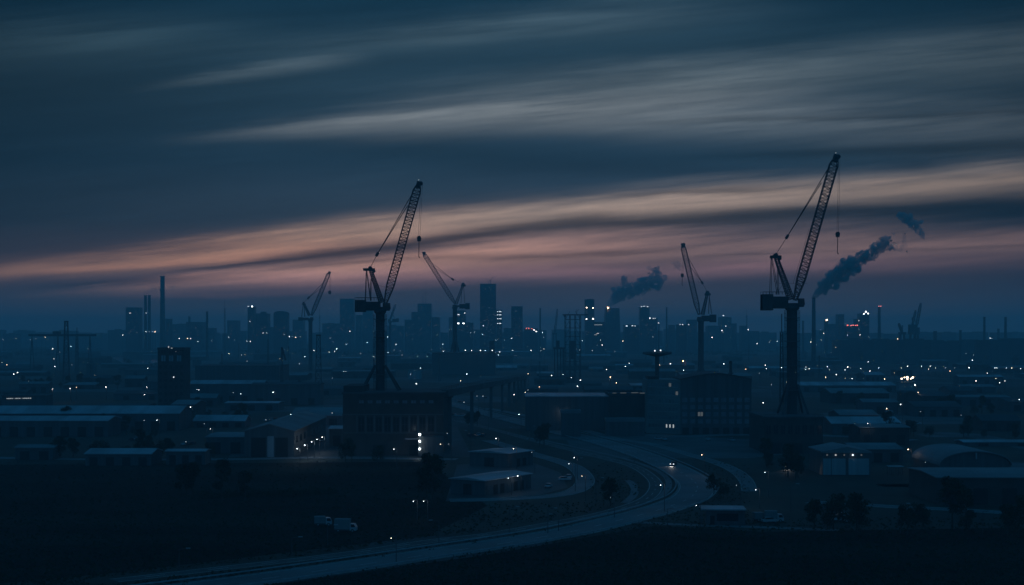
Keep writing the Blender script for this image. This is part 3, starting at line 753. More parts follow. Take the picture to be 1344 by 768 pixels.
    rt = MB()
    for d in (-1, 1):
        for (tx, ty, bx, by) in pend['ties']: rt.bar(P(tx, ty, d * m * .4), P(bx, by, d * m * .8), .22 * th)
    rt.build('back_stay', 'crane', t)
    # luffing ropes: frame head - floating block - jib
    bl = P(*pend['block']); rp = MB()
    for d in (-.5, -.2, .2, .5): rp.bar(A1 + Vector((0, d, .5)), bl + Vector((0, d, 0)), .10 * th)
    for q in pend['jib']:
        for d in (-.45, .45): rp.bar(bl + Vector((0, d, 0)), P(q[0], q[1], d), .20 * th)
    for q in pend.get('extra', []): rp.bar(P(q[0], q[1]), P(q[2], q[3]), .09 * th)
    rp.build('luffing_rope', 'rope', t)
    ax2 = (P(*pend['jib'][0]) - bl).normalized()
    MB().bar(bl - ax2 * 1.0 * th, bl + ax2 * 1.0 * th, 1.25 * th, n=8).build('floating_block', 'crane_dark', t)
    # hoist rope and hook
    if hook:
        hx, hy, hy2 = hook; top = J1 + Vector((w * .4, 0, 0)); hp = P(hx, hy)
        ro = MB()
        for d in (-.7, .7): ro.bar(top + Vector((d * .4 * th, 0, 0)), hp + Vector((d * .5 * th, 0, .8)), .09 * th)
        ro.build('hoist_rope', 'rope', t)
        hb = MB().prism([(hp.x - .7 * th, hp.z - 1.1 * th), (hp.x + .7 * th, hp.z - 1.1 * th), (hp.x + .95 * th, hp.z + .4 * th), (hp.x + .5 * th, hp.z + 1.2 * th), (hp.x - .5 * th, hp.z + 1.2 * th), (hp.x - .95 * th, hp.z + .4 * th)], -.45 * th, .45 * th)
        hb.build('hook_block', 'crane_dark', t)
        if hy2: MB().bar(hp + Vector((0, 0, -1 * th)), P(hx - .4, hy2), .28 * th).bar(P(hx - .4, hy2), P(hx - .4, hy2) + Vector((.5, 0, -.5)) * th, .35 * th).build('hook', 'rope', t)
    return t
crane("biggest crane, dark mast with jib rising steeply right, standing on the wide podium", 1039.5, 620, 15.7, 14.4, 404, (1043.5, 394), (1097, 207), 11.5,
      (1038, 393), (1018, 336), (1011, 1025, 332, 339), (999.5, 1033, 386.5, 407.5), (1047, 1054.5, 392, 403),
      dict(ties=[(1012.5, 336, 1011, 387), (1021, 352, 1021, 387), (1012.5, 336, 1021, 387)], block=(1033, 311), jib=[(1089.5, 217), (1078, 240)], extra=[(1041, 372, 1062, 300), (1016, 370, 1024, 352), (1018, 387, 1031, 368), (1022, 372, 1060, 372)]),
      (1099.5, 308, 332), [(1034, 505, 1024, 543), (1046, 505, 1057, 543)], bays=38)
crane("tall crane on four splayed legs with jib rising right, above the pilastered block", 499, 612, 25.2, 12.0, 409, (505.5, 399), (549.5, 242), 10.5,
      (501, 397), (486, 353), (477, 492, 349, 355.5), (466.5, 499, 394, 409.5), (503, 513, 398, 408),
      dict(ties=[(481, 353, 479.5, 395), (487, 366, 486.5, 395), (481, 353, 486.5, 395)], block=(495, 334), jib=[(543, 251), (535, 270)], extra=[(507, 376, 520, 330), (484, 376, 489, 366), (490, 372, 515, 380)]),
      (550, 313.5, 337), [(492.5, 480, 474, 515), (505.5, 480, 526, 515)], bays=36)
crane("hazy crane with its jib leaning left, standing on the flat dark block", 597, 1780, 28.5, 5.6, 404, (597.5, 399), (556, 332.5), 5.4,
      (598.5, 399), (608, 373.5), (605, 611, 371, 376), (603, 616.5, 398, 406), (594, 599.5, 400, 405),
      dict(ties=[(608.5, 374, 610, 398), (606.5, 376, 605, 398)], block=(594, 366.5), jib=[(563, 342), (568, 350)], extra=[(593, 394, 603, 394)]),
      None, [(595, 448, 592, 461), (599, 448, 602, 461)], detail=False, bays=22, th=2.0)
crane("smaller dark crane with its jib leaning left, behind the round-roofed office block", 920, 1400, 0, 7.6, 421, (917.5, 413), (896, 321.5), 6.6,
      (922, 413), (928.5, 384.5), (925, 932, 382, 388), (921, 939.5, 413, 423), (914.5, 920, 416, 422),
      dict(ties=[(930.5, 386, 934, 412), (931, 386, 930, 412)], block=(921.5, 371), jib=[(901, 334), (906, 350)], extra=[(912, 360, 918, 372)]),
      (895.5, 361.5, 374), [(918, 482, 913, 500), (922, 482, 927, 500)], detail=False, bays=26, th=1.6)
crane("hazy crane with its jib rising right, on the left part of the skyline", 407.5, 2000, 0, 5.0, 421, (409, 414), (432, 358), 4.6,
      (406, 414), (398.5, 398), (396.5, 400.5, 396.5, 400), (392, 405, 416.5, 421), (407.5, 411.5, 416.5, 421.5),
      dict(ties=[(398, 398.5, 396, 416), (399, 400, 400, 416)], block=(405, 391), jib=[(428, 367), (424, 376)]),
      (432.8, 384, None), [], detail=False, bays=20, th=2.2)
crane("tiny faint crane just right of the tall splayed-leg crane", 512, 3200, 0, 3.2, 423.5, (512.5, 419), (519, 400), 2.2,
      (512, 419), (514.5, 411), (513.5, 516, 410, 412.5), (515, 523.5, 418, 422.5), (509.5, 513, 419, 423),
      dict(ties=[(515, 411, 518, 418)], block=(517, 407), jib=[(519, 402), (518.5, 404)]),
      None, [], detail=False, bays=10, th=2.6)
def harbour_crane(px0, py0, px1, py1, bx0, bx1, by, Y, label, wj=3.0):
    s = Y / F; cx = (bx0 + bx1) / 2; t = thing('harbour_crane', label, 'crane', (X(cx, Y), Y, 0))
    P = lambda x, y, d=0.0: Vector(((x - cx) * s, d, Z(y, Y)))
    w = (bx1 - bx0) * s / 2; zb = P(0, by).z; zl = P(0, 439).z
    MB().box(-w, w, -6, 6, zl, zb).build('machine_house', 'clad_dark', t)
    for a in (-1, 1):
        for d in (-6, 6): MB().bar((a * w * .9, d, 0), (a * w * .6, d * .6, zl), 1.8).build('leg', 'steel', t)
    MB().bar((-w * .9, -6, zl * .5), (w * .9, -6, zl * .5), 1.2).bar((-w * .9, 6, zl * .5), (w * .9, 6, zl * .5), 1.2).build('portal_beam', 'steel', t)
    MB().lattice(P(px0, py0), P(px1, py1), hump(.1, .8, wj * s * .4, wj * s), lambda k: 2.2, 16, .8, .45).build('jib', 'steel', t)
    MB().bar((0, 0, zb), P(cx + (px0 - px1) * .15, by - 9), 1.4).bar(P(cx + (px0 - px1) * .15, by - 9), P(px0 + (px1 - px0) * .7, py0 + (py1 - py0) * .7), .4).build('stay', 'steel', t)
    return t
harbour_crane(1203, 428, 1208.5, 398, 1193, 1203, 426, 2600, "dockside crane with the tallest steep jib, right of the red-topped chimney")
harbour_crane(1197, 430, 1201.8, 407.5, 1199, 1206, 430, 2750, "dockside crane with shorter jib close behind the tallest dockside one", 2.4)
harbour_crane(1184, 436, 1179.5, 424.5, 1180, 1188, 436, 2650, "stubby dockside crane with its short jib leaning left", 3.0)
harbour_crane(728.5, 436, 731.5, 405.5, 725, 731, 437, 3000, "lone hazy leaning jib crane between needle chimney and headframe", 2.0)
Y = 1200; s = Y / F; t = thing('derrick', "short lattice derrick with a stubby boom left of the bare lattice pylon", 'derrick', (X(370, Y), Y, 0)); h = Z(456, Y)
MB().lattice((0, 0, 0), (0, 0, h), lambda k: s * (3.4 - 2 * k), lambda k: s * (3.4 - 2 * k), 12, .5, .3).build('lattice_frame', 'steel', t)
MB().lattice((0, 0, h), (5 * s, 0, h - 17 * s), lambda k: .9, lambda k: .9, 10, .35, .22).build('boom', 'steel', t)

# ================================================================== SMOKE
def plume(label, puffs, Y, dens, seed, mname):
    bpy.ops.object.select_all(action='DESELECT') if bpy.context.object else None
    s = Y / F; mb = MB(); rd = random.Random(seed)
    import bmesh
    bm = bmesh.new()
    P = []
    for i, q in enumerate(puffs):
        P.append(q)
        if i + 1 < len(puffs) and not (len(q) > 3):
            n = puffs[i + 1]; st = max(1, int(math.hypot(n[0] - q[0], n[1] - q[1]) / (max(q[2], n[2]) * .45)))
            for k in range(1, st): P.append(tuple(q[j] + (n[j] - q[j]) * k / st for j in range(3)))
    for (x, y, r, *_) in P:
        for j in range(1 if r < 2 else 9):
            a = rd.uniform(0, 6.28); rr = r * (.8 if j == 0 else rd.uniform(.25, .5)); o = 0 if j == 0 else r * rd.uniform(.6, .95)
            m = Matrix.Translation((X(x, Y) + o * math.cos(a) * s, Y + rd.uniform(-1, 1) * o * s * .8, Z(y, Y) + o * math.sin(a) * s)) @ Matrix.Scale(rr * s, 4)
            bmesh.ops.create_icosphere(bm, subdivisions=2, radius=1.0, matrix=m)
    me = bpy.data.meshes.new('smoke_plume'); bm.to_mesh(me); bm.free()
    o = bpy.data.objects.new('smoke_plume', me); C.objects.link(o)
    rm = o.modifiers.new('r', 'REMESH'); rm.mode = 'VOXEL'; rm.voxel_size = .75 * s
    dg = bpy.context.evaluated_depsgraph_get(); dg.update()
    me2 = bpy.data.meshes.new_from_object(o.evaluated_get(dg)); o.modifiers.clear(); o.data = me2
    for v in me2.vertices:
        p = v.co / s
        d = mnoise.noise(p * .12) * 2.4 + mnoise.noise(p * .33) * 1.8 + abs(mnoise.noise(p * .7)) * 1.2 - .3
        v.co += v.normal * d * s * .8
    me2.materials.clear(); me2.materials.append(M_[mname])
    tag(o, label, 'smoke', None, 'stuff'); return o
def smokemat(name, col, d, k):
    m = bpy.data.materials.new(name); m.use_nodes = True; t = m.node_tree; t.nodes.clear()
    v = t.nodes.new('ShaderNodeVolumePrincipled'); v.inputs['Color'].default_value = (*col, 1)
    tcn = t.nodes.new('ShaderNodeTexCoord'); nz = t.nodes.new('ShaderNodeTexNoise'); nz.inputs['Scale'].default_value = k; nz.inputs['Detail'].default_value = 3; nz.inputs['Roughness'].default_value = .6
    t.links.new(tcn.outputs['Object'], nz.inputs['Vector'])
    mr = t.nodes.new('ShaderNodeMapRange'); mr.inputs[1].default_value = .33; mr.inputs[2].default_value = .60; mr.inputs[3].default_value = 0; mr.inputs[4].default_value = d * 2
    t.links.new(nz.outputs[0], mr.inputs[0]); t.links.new(mr.outputs[0], v.inputs['Density'])
    o = t.nodes.new('ShaderNodeOutputMaterial'); t.links.new(v.outputs[0], o.inputs['Volume']); M_[name] = m
smokemat('smoke_thick', (.42, .70, .70), .19, .13)
smokemat('smoke_scrap', (.42, .70, .70), .15, .13)
smokemat('smoke_faint', (.42, .70, .68), .03, .13)
smokemat('smoke_mid', (.42, .70, .70), .08, .07)
smokemat('smoke_thin', (.42, .70, .68), .028, .07)
plume("thick plume streaming up to the right from the lone chimney", [(1068.5, 389.5, 2.6), (1073, 385, 5), (1083, 376, 9), (1094, 366, 12), (1107, 355, 13), (1122, 346, 12), (1134, 338, 8.5), (1146, 329, 7.5), (1158, 321, 8), (1163, 314, 6, 1), (1148, 338, 4, 1), (1168, 326, 5, 1)], 2000, 1, 3, 'smoke_thick')
plume("ragged drifting scrap of smoke above the lone chimney's plume", [(1183, 284, 6), (1192, 288, 7), (1201, 296, 6), (1208, 305, 4), (1213, 313, 2, 1), (1210, 291, 3, 1)], 2000, 1, 8, 'smoke_scrap')
plume("faint wisps between the thick plume and the drifting scrap", [(1168, 322, 5.5), (1180, 328, 4.5), (1188, 322, 3), (1186, 308, 2.5, 1), (1174, 308, 3, 1), (1192, 331, 2.5, 1)], 2000, 1, 12, 'smoke_faint')
plume("billowing smoke bank above the power station", [(799, 403, 2.6), (803, 396, 5), (810, 387, 9), (820, 384, 9), (830, 383, 8.5), (841, 377, 9), (852, 372, 10), (864, 369, 10, 1), (819, 368, 6, 1), (824, 375, 7, 1), (843, 368, 6, 1), (861, 358, 7, 1)], 3600, 1, 5, 'smoke_mid')
plume("small loose puffs over the power station's smoke bank", [(853, 352, 4, 1), (852, 357, 2.5, 1), (868, 349, 1.8, 1)], 3600, 1, 6, 'smoke_thin')
plume("small faint puff of smoke left of the smaller crane's jib tip", [(889, 346, 5), (891, 353, 3.5, 1), (884, 345, 2.5, 1)], 3600, 1, 7, 'smoke_thin')
plume("pale wisp leaving the paired slim chimneys", [(192.5, 386, 1.6), (197, 382, 3), (203, 379, 4), (209, 378, 2.5, 1)], 3410, 1, 9, 'smoke_thin')
plume("small drifting wisp right of the tallest chimney", [(219, 377, 2.2), (227, 376, 3.0), (230, 378, 1.5, 1)], 3410, 1, 10, 'smoke_thin')

# ================================================================== WORKS, OFFICES AND SHEDS IN THE MIDDLE DISTANCE
def shed(px0, px1, pye, Y, depth, rise, label, roof='roof_pale', wall='clad_dark', zr=None, name='warehouse', cat='warehouse', auto=False, group=None, rz=0.0, doors=2,
         front_gable=False, skylights=0, pyg=None):
    """low gabled or mono-ridge shed: eave row pye at the front wall, distance Y"""
    x0, x1 = X(px0, Y), X(px1, Y); w = x1 - x0; h = Z(pye, Y) if zr is None else zr
    t = thing(name, None, cat, ((x0 + x1) / 2, Y, 0), rz, group)
    if auto: autolabel(t, (px0 + px1) / 2, pye, label, cat, group)
    else: tag(t, label, cat, group)
    hw = w / 2
    if front_gable:
        MB().prism([(-hw, 0), (hw, 0), (hw, h), (0, h + rise), (-hw, h)], 0, depth).build('wall', wall, t)
        MB().prism([(-hw - .5, h - .1), (0, h + rise), (hw + .5, h - .1), (hw + .5, h + .2), (0, h + rise + .35), (-hw - .5, h + .2)], -.4, depth + .4).build('roof', roof, t)
    else:
        m_ = MB().box(-hw, hw, 0, depth, 0, h)
        m_.add([(-hw, 0, h), (-hw, depth, h), (-hw, depth / 2, h + rise), (hw, 0, h), (hw, depth, h), (hw, depth / 2, h + rise)], [(0, 2, 1), (3, 4, 5)])
        m_.build('wall', wall, t)
        r = MB(); e = .5
        r.add([(-hw - e, -e, h - .1), (hw + e, -e, h - .1), (hw + e, depth / 2, h + rise), (-hw - e, depth / 2, h + rise), (-hw - e, depth + e, h - .1), (hw + e, depth + e, h - .1),
               (-hw - e, -e, h + .2), (hw + e, -e, h + .2), (hw + e, depth / 2, h + rise + .3), (-hw - e, depth / 2, h + rise + .3), (-hw - e, depth + e, h + .2), (hw + e, depth + e, h + .2)],
              [(6, 7, 8, 9), (9, 8, 11, 10), (0, 3, 2, 1), (3, 4, 5, 2), (0, 1, 7, 6), (4, 10, 11, 5), (0, 6, 9, 3), (3, 9, 10, 4), (1, 2, 8, 7), (2, 5, 11, 8)])
        r.build('roof', roof, t)
        n = max(0, skylights)
        for k in range(n):
            a = -hw + w * (k + .5) / n; zz = lambda f: h + rise * f + .28
            q = MB(); q.add([(a - .7, depth * .08, zz(.16)), (a + .7, depth * .08, zz(.16)), (a + .7, depth * .4, zz(.8)), (a - .7, depth * .4, zz(.8))], [(0, 1, 2, 3)])
            q.box(a - .8, a - .7, depth * .08, depth * .4, zz(.16) - .2, zz(.16) - .1); q.build('skylight', 'glass', t)
    for k in range(doors):
        a = -hw + w * (k + .5) / doors; dw = min(4.5, w / doors * .5)
        MB().box(a - dw / 2, a + dw / 2, -.12, .1, 0, min(h * .72, 4.8)).build('door', 'black', t)
    TOPS.append((px0, px1, pye - rise * F / Y, HZ + F * CAMZ / Y, Y))
    return t

# pilastered industrial block under the splayed-leg crane
Y0 = 590; s = Y0 / F; x0, x1 = X(450, Y0), X(582, Y0); W = x1 - x0; H = Z(517.5, Y0)
t = thing('industrial_block', "massive dark pilastered industrial block carrying the crane on splayed legs", 'factory', ((x0 + x1) / 2, Y0, 0))
MB().box(-W / 2, W / 2, 0, 42, 0, H).build('wall', 'brick_dark', t)
MB().box(-W / 2 - .4, W / 2 + .4, -.4, 42.4, H, H + .8).build('roof', 'roof_dark', t)
MB().box(-W / 2 - .3, W / 2 + .3, -.3, -.002, Z(545, Y0), Z(545, Y0) + .5).box(-W / 2 - .3, W / 2 + .3, -.3, -.002, Z(569, Y0), Z(569, Y0) + .4).build('cornice', 'concrete_dark', t)
for k in range(10):
    a = -W * .36 + W * .78 * k / 9
    MB().box(a - .35, a + .35, -.45, -.004, Z(568.5, Y0), Z(545.5, Y0)).build('pilaster', 'concrete_dark', t)
    if k < 9:
        b = a + W * .78 / 18
        f = MB().box(b - 1.1, b + 1.1, -.1, .05, Z(566, Y0), Z(548, Y0)).build('window', 'glass', t)
        MB().box(b - .08, b + .08, -.16, -.1, Z(566, Y0), Z(548, Y0)).box(b - 1.1, b + 1.1, -.17, -.1, Z(557.4, Y0), Z(557.0, Y0)).build('frame', 'steel', f)
        g = MB().box(b - 1.0, b + 1.0, -.1, .05, Z(529.5, Y0), Z(525.5, Y0)).build('window', 'pane', t)
        MB().box(b - .08, b + .08, -.16, -.1, Z(529.5, Y0), Z(525.5, Y0)).build('frame', 'steel', g)
MB().box(-W / 2, -W / 2 + 8, 2, 30, H + .8, H + 3.4).build('penthouse', 'brick_dark', t)
MB().box(W * .12, W * .36, -2.2, -.02, Z(577, Y0), Z(575, Y0)).build('canopy', 'roof_mid', t)
MB().box(-W * .2, -W * .08, -.12, .05, 0, 4.5).build('door', 'black', t); MB().box(W * .16, W * .3, -.12, .05, 0, 4.5).build('door', 'black', t)
MB().box(W * .26, W * .5, -6, -.01, 0, Z(572, Y0)).build('annex', 'clad_dark', t)
for z_, k in ((570.6, 1.7), (579.4, 1.4), (589.5, 1.4)):
    MB().lathe([(.05, -.3 * k), (.28 * k, -.15 * k), (.28 * k, .15 * k), (.05, .3 * k)], n=8).build('wall_lamp', 'cool', t, loc=(X(550.6, Y0 - 7) - t.location.x, -6.4, Z(z_, Y0 - 7)))
TOPS.append((450, 582, 510, 600, Y0))

# podium under the biggest crane
Y0 = 600; t = thing('podium', "dark wide podium building beneath the biggest crane", 'building', (X(1042, Y0), Y0, 0)); W = 76 * Y0 / F; H = Z(549, Y0)
MB().box(-W / 2, W / 2, 0, 40, 0, H).build('wall', 'brick_dark', t)
MB().box(-W / 2 - .5, W / 2 + .5, -.5, 40.5, H, H + .7).build('roof', 'roof_dark', t)
for k in range(8):
    a = -W / 2 + W * (k + .5) / 8
    g = MB().box(a - .9, a + .9, -.1, .05, H * .55, H * .8).build('window', 'glass', t); MB().box(a - .06, a + .06, -.15, -.1, H * .55, H * .8).build('frame', 'steel', g)
    if k % 3 == 1: MB().box(a - 2, a + 2, -.12, .05, 0, 4.6).build('door', 'black', t)
r = MB()
for sy in (-.3, 40.3):
    r.bar((-W / 2, sy, H + 1.8), (W / 2, sy, H + 1.8), .12)
    for k in range(14): r.bar((-W / 2 + W * k / 13, sy, H + .7), (-W / 2 + W * k / 13, sy, H + 1.8), .1)
r.build('railing', 'steel', t)
TOPS.append((1000, 1085, 545, 596, Y0))

# office block: white wing, dark front under a bowed roof
Y0 = 718; s = Y0 / F
t = thing('office_block', "round-roofed office block with rows of windows and a pale banded wing", 'office building', (X(893, Y0), Y0, 0))
lx = X(851, Y0) - X(893, Y0); rx = X(986, Y0) - X(893, Y0); hl = Z(499, Y0)
MB().add
mb = MB(); D = 34; sk = 9.0      # the pale wing's front runs back from the corner
mb.add([(lx, sk, 0), (0, 0, 0), (0, D, 0), (lx, D, 0), (lx, sk, hl), (0, 0, hl), (0, D, hl), (lx, D, hl)], [(0, 1, 5, 4), (1, 2, 6, 5), (2, 3, 7, 6), (3, 0, 4, 7), (4, 5, 6, 7), (0, 3, 2, 1)])
wing = mb.build('wing', 'concrete', t)
he = Z(499, Y0); ha = Z(491.5, Y0); prof = [(0.01, 0), (rx, 0), (rx, he)]
n = 14
arc = [(rx - (rx) * i / n, he + (ha - he) * (1 - abs(2 * i / n - 1) ** 1.7)) for i in range(n + 1)]
MB().prism([(0.01, 0), (rx, 0)] + arc[:-1] + [(0.01, he)], -.6, D - 1).build('wall', 'clad_dark', t)
MB().prism([(x, z + .02) for x, z in arc] + [(x, z + .7) for x, z in arc[::-1]], -1.2, D).build('roof', 'roof_dark', t)
for r_ in range(6):
    z = hl - 2.9 - r_ * 4.15; tilt = Vector((-lx, -sk, 0)).normalized()
    mb = MB(); a = Vector((lx, sk, 0)) + tilt * .8; b = Vector((0, 0, 0)) - tilt * 1.0; nn = Vector((tilt.y, -tilt.x, 0)) * .12
    if nn.y > 0: nn = -nn
    for dz0, dz1, off, name, mt in ((2.0, 2.25, 1.6, 'sill', 'white'),):
        q = [a + nn * off, b + nn * off, b, a]
        mb.add([(p.x, p.y, z - .9 + k_) for k_ in (0, .28) for p in q], [(0, 1, 5, 4), (4, 5, 6, 7), (0, 3, 2, 1), (1, 2, 6, 5), (0, 4, 7, 3)])
    mb.build('floor_band', 'clad', t)
    for k in range(9):
        c = a.lerp(b, (k + .5) / 9); e = tilt * .62; w_ = MB(); q = [c - e + nn, c + e + nn, c + e, c - e]
        w_.add([(p.x, p.y, z + k_) for k_ in (-.5, 1.3) for p in q], [(0, 1, 5, 4), (4, 5, 6, 7), (0, 3, 2, 1), (1, 2, 6, 5), (0, 4, 7, 3)])
        m_ = 'pane'
        if r_ == 5 and k in (5, 6, 7): m_ = 'win'; e = tilt * .3; q = [c - e + nn, c + e + nn, c + e, c - e]; w_ = MB(); w_.add([(p.x, p.y, z + k_) for k_ in (-.5, 1.1) for p in q], [(0, 1, 5, 4), (4, 5, 6, 7), (0, 3, 2, 1), (1, 2, 6, 5), (0, 4, 7, 3)])
        if (r_, k) in ((0, 6), (1, 8)): m_ = 'win_dim'
        w_.build('window', m_, t)
for r_ in range(5):
    z = Z(515 + r_ * 9.4, Y0)
    if r_ == 0: continue
    for k in range(9):
        a = rx * (k + .55) / 9.1
        w_ = MB().box(a - 1.25, a + 1.25, -.72, -.55, z - 1.1, z + .9).build('window', 'win_dim' if (r_ * 7 + k * 3) % 23 == 4 else 'pane', t)
        MB().box(a - .09, a + .09, -.78, -.72, z - 1.1, z + .9).box(a - 1.3, a + 1.3, -.85, -.6, z - 1.25, z - 1.1).build('frame', 'concrete', w_)
MB().box(lx + 1, lx + 6.5, sk + 2, D - 8, hl, hl + 1.6).build('plant_room', 'brick_dark', t)
for k in range(7):
    a = rx * (k + .5) / 7; MB().box(a - 1.6, a + 1.6, -.7, -.5, 0, 3.4).build('door', 'black', t)
TOPS.append((848, 990, 489, 575, Y0))
# flat-topped water tower behind the wing
Y0 = 800; s = Y0 / F; t = thing('water_tower', "flat-topped water tower on a single stem above the office wing", 'water tower', (X(862.5, Y0), Y0, 0)); zt = Z(463.5, Y0)
MB().lathe([(1.6, 0), (1.15, zt - 2)], n=16).build('stem', 'concrete_dark', t)
MB().lathe([(1.2, zt - 2), (8.2, zt - .5), (8.2, zt + .5), (1.0, zt + 1.6)], n=28).build('tank', 'concrete_dark', t)
MB().lathe([(.05, -.4), (.35, -.2), (.35, .2), (.05, .4)], n=8).build('lamp', 'faint', t, loc=(1.2, -7, zt + 1.6)); MB().lathe([(.05, -.4), (.35, -.2), (.35, .2), (.05, .4)], n=8).build('lamp', 'faint', t, loc=(-2, -7, zt + 1.4))

# long terminal building between viaduct and offices
Y0 = 745; t = block(690, 800, 519.5, Y0, 40, "long flat terminal building with a pale roof edge left of the office block", 'terminal_building', 'building', 'clad_dark', 'roof_pale', plant=False, parapet=False)
t = block(800, 849, 518, 738, 34, "darker end of the terminal row with lit rooftop vents", 'depot_building', 'building', 'brick_dark', 'roof_dark', plant=False)
part_lamps(t, 738, [(806.5, 516, 5, .7, 'win_dim'), (818, 515.8, 8, .8, 'win_dim'), (833, 515.5, 9, 1.0, 'win_dim'), (843, 516, 7, 1.0, 'win_dim')], name='roof_light')
block(737, 762, 541, 700, 10, "small dark shed in front of the long terminal building", 'shed', 'shed', 'clad_dark', 'roof_mid', plant=False)
block(796, 846, 552, 705, 12, "low dark loading hall at the foot of the terminal row", 'loading_hall', 'building', 'clad_dark', 'roof_mid', plant=False)
# square tower block with rooftop lamps, left
Y0 = 933; t = block(207, 242, 458, Y0, 17, "square dark tower block with pale upper windows and rooftop lamps", 'tower_block', 'tower', 'brick_dark', 'roof_dark', plant=False)
H = Z(458, Y0)
for r_, py in enumerate((461.8, 470.5)):
    for k, px_ in enumerate((214.5, 224.5, 235)):
        w_ = 5.5 * Y0 / F / 2; x_ = X(px_, Y0) - t.location.x; z = Z(py, Y0); hh = 1.3 if r_ == 0 else 1.9
        for d in (-.52, .52):
            f = MB().box(x_ + d * w_ * 1.1 - w_ * .42, x_ + d * w_ * 1.1 + w_ * .42, -8.5 - .12, -8.4, z - hh, z + hh).build('window', 'win_dim' if r_ and k != 1 else 'glass', t)
            f.data.materials[0] = M_['glass'] if r_ == 0 else M_['clad']
for r_ in range(2, 9):
    for k in range(5):
        x_ = -6.8 + k * 3.4; z = H - 3 - r_ * 4.4
        MB().box(x_ - .9, x_ + .9, -8.6, -8.45, z - 1, z + 1).build('window', 'glass', t)
MB().bar((-1, -4, H), (-1, -4, H + 2.6), .3).build('aerial', 'steel', t)
part_lamps(t, Y0, [(221.4, 455.5, 1.1, 2.2, 'win'), (225.5, 457, 2, .8, 'win'), (228, 495, 1.2, 1, 'faint'), (231, 461.5, 1, 1, 'win_dim')], name='roof_lamp')

# flat dark blocks and pale strips
t = block(567, 650, 463, 1800, 70, "flat wide dark block carrying the left-leaning crane", 'assembly_hall', 'building', 'clad_dark', 'roof_dark', plant=False, parapet=False,
      crown=lambda t, w, h, hw, hd: MB().box(hw - 8, hw - 1, -9, 0, h - .1, h + 15).build('stair_tower', 'clad_dark', t))
for x0_, x1_, y_, Yq, lb in ((1104, 1150, 446.2, 2700, "dark hall standing below the lamp-crowned refinery tower"), (1148, 1182, 447.5, 2600, "dark hall standing below the red-topped chimney"), (1180, 1222, 446, 2450, "dark hall at the foot of the dockside cranes"),
                            (1221, 1262, 448.2, 2620, "dark hall between the thick stack and the short slim stack"), (1260, 1301, 447, 2750, "dark hall left of the far chimney pair's feet"), (1300, 1400, 446.4, 2380, "dark hall running out of view on the far right")):
    block(x0_, x1_, y_, Yq, 80, lb, 'long_hall', 'building', 'clad_dark', 'roof_dark', plant=True, parapet=False)
block(256, 366, 480, 1300, 60, "broad flat dark hall right of the square tower block", 'storage_hall', 'building', 'clad_dark', 'roof_dark', plant=False, parapet=False)
shed(248, 345, 504, 1060, 26, 2.2, "pale-edged warehouse in front of the broad flat dark hall", roof='roof_pale', doors=6)
shed(330, 420, 505, 1020, 20, 1, "low dark depot left of the bare lattice pylon's foot", roof='roof_dark', doors=4)
shed(1050, 1176, 506, 1250, 40, 2.4, "long shed with a pale roof right of the biggest crane's mast", roof='roof_pale', doors=7)
shed(1248, 1325, 521.5, 1010, 22, 1.0, "low shed with a thin pale roof on the far right", roof='roof_mid', doors=4)
shed(-60, 235, 543, 745, 31, 3.2, "longest pale-roofed warehouse stretching in from the left edge", roof='roof_pale', doors=14, skylights=0, wall='clad_dark')
shed(-60, 141, 552.5, 700, 24, 1.6, "second long warehouse in front of the longest pale-roofed one", roof='roof_pale', doors=9)
shed(112, 198, 596, 545, 17, 1.3, "low pale-roofed shed on the edge of the dark field, left of the short one", roof='roof_pale', doors=4)
shed(218, 269, 592.5, 548, 9, .4, "short flat pale-roofed shed on the edge of the dark field", roof='roof_pale', doors=3)
shed(270, 322, 574, 600, 30, .5, "flat dark outbuilding attached left of the gable-fronted shed", roof='roof_mid', doors=2)
shed(20, 70, 588, 570, 10, .8, "small dim shed near the left edge above the dark field", roof='roof_mid', doors=2)
# gable-fronted shed and its long flank
t = shed(321, 386, 566, 583, 100, 2.8, "dark gable-fronted shed with a pale tall door and long side wall", roof='roof_mid', wall='clad_dark', front_gable=True, doors=0, name='gabled_shed', cat='shed')
MB().box(-.8, 1.8, -.15, .05, 0, 8.6).build('door', 'clad', t); MB().box(-7.5, -1.5, -.12, .05, 0, 8).build('door', 'black', t); MB().box(2.4, 7.6, -.12, .05, 0, 8).build('door', 'black', t)
for k in range(8):
    w_ = MB().box(10.1, 10.3, 5 + k * 11, 10 + k * 11, 5.5, 8.2).build('window', 'glass', t)
shed(382, 470, 546, 790, 40, 3.5, "broad pale-roofed hall behind the row of five bright lamps", roof='roof_mid', doors=4)
shed(432, 452, 563, 640, 20, .6, "little pale-roofed hut left of the pilastered block", roof='roof_pale', doors=1, name='hut', cat='hut')
# sheds inside the loop road
def loop_shed(px, py, w, d, h, rz, label):
    p = G(px, py); t = thing('flat_shed', label, 'shed', (p.x, p.y, 0), rz)
    MB().box(-w, 0, 0, d, 0, h).build('wall', 'clad_dark', t)
    MB().add
    r = MB().prism([(-w - .5, h), (.5, h), (.5, h + .25), (-w / 2, h + .9), (-w - .5, h + .25)], -.5, d + .5).build('roof', 'roof_pale', t)
    n = int(d / 3.6)
    for k in range(n): MB().box(-.05, .12, 1.2 + k * d / n, 3.4 + k * d / n, 0, 3).build('door', 'black' if k % 3 else 'clad_dark', t)
    MB().box(-w * .62, -w * .38, -.12, .05, 0, 3.4).build('door', 'black', t)
    return t
a = loop_shed(636, 651, 13, 27, 4.6, R(-33), "nearer pale flat shed inside the loop road with two door lamps")
for (px_, py_) in ((667, 627.5), (679.5, 624.5)):
    pass
loop_shed(668, 614, 18, 17, 5.2, R(-33), "further pale flat shed inside the loop road beside the long wall")
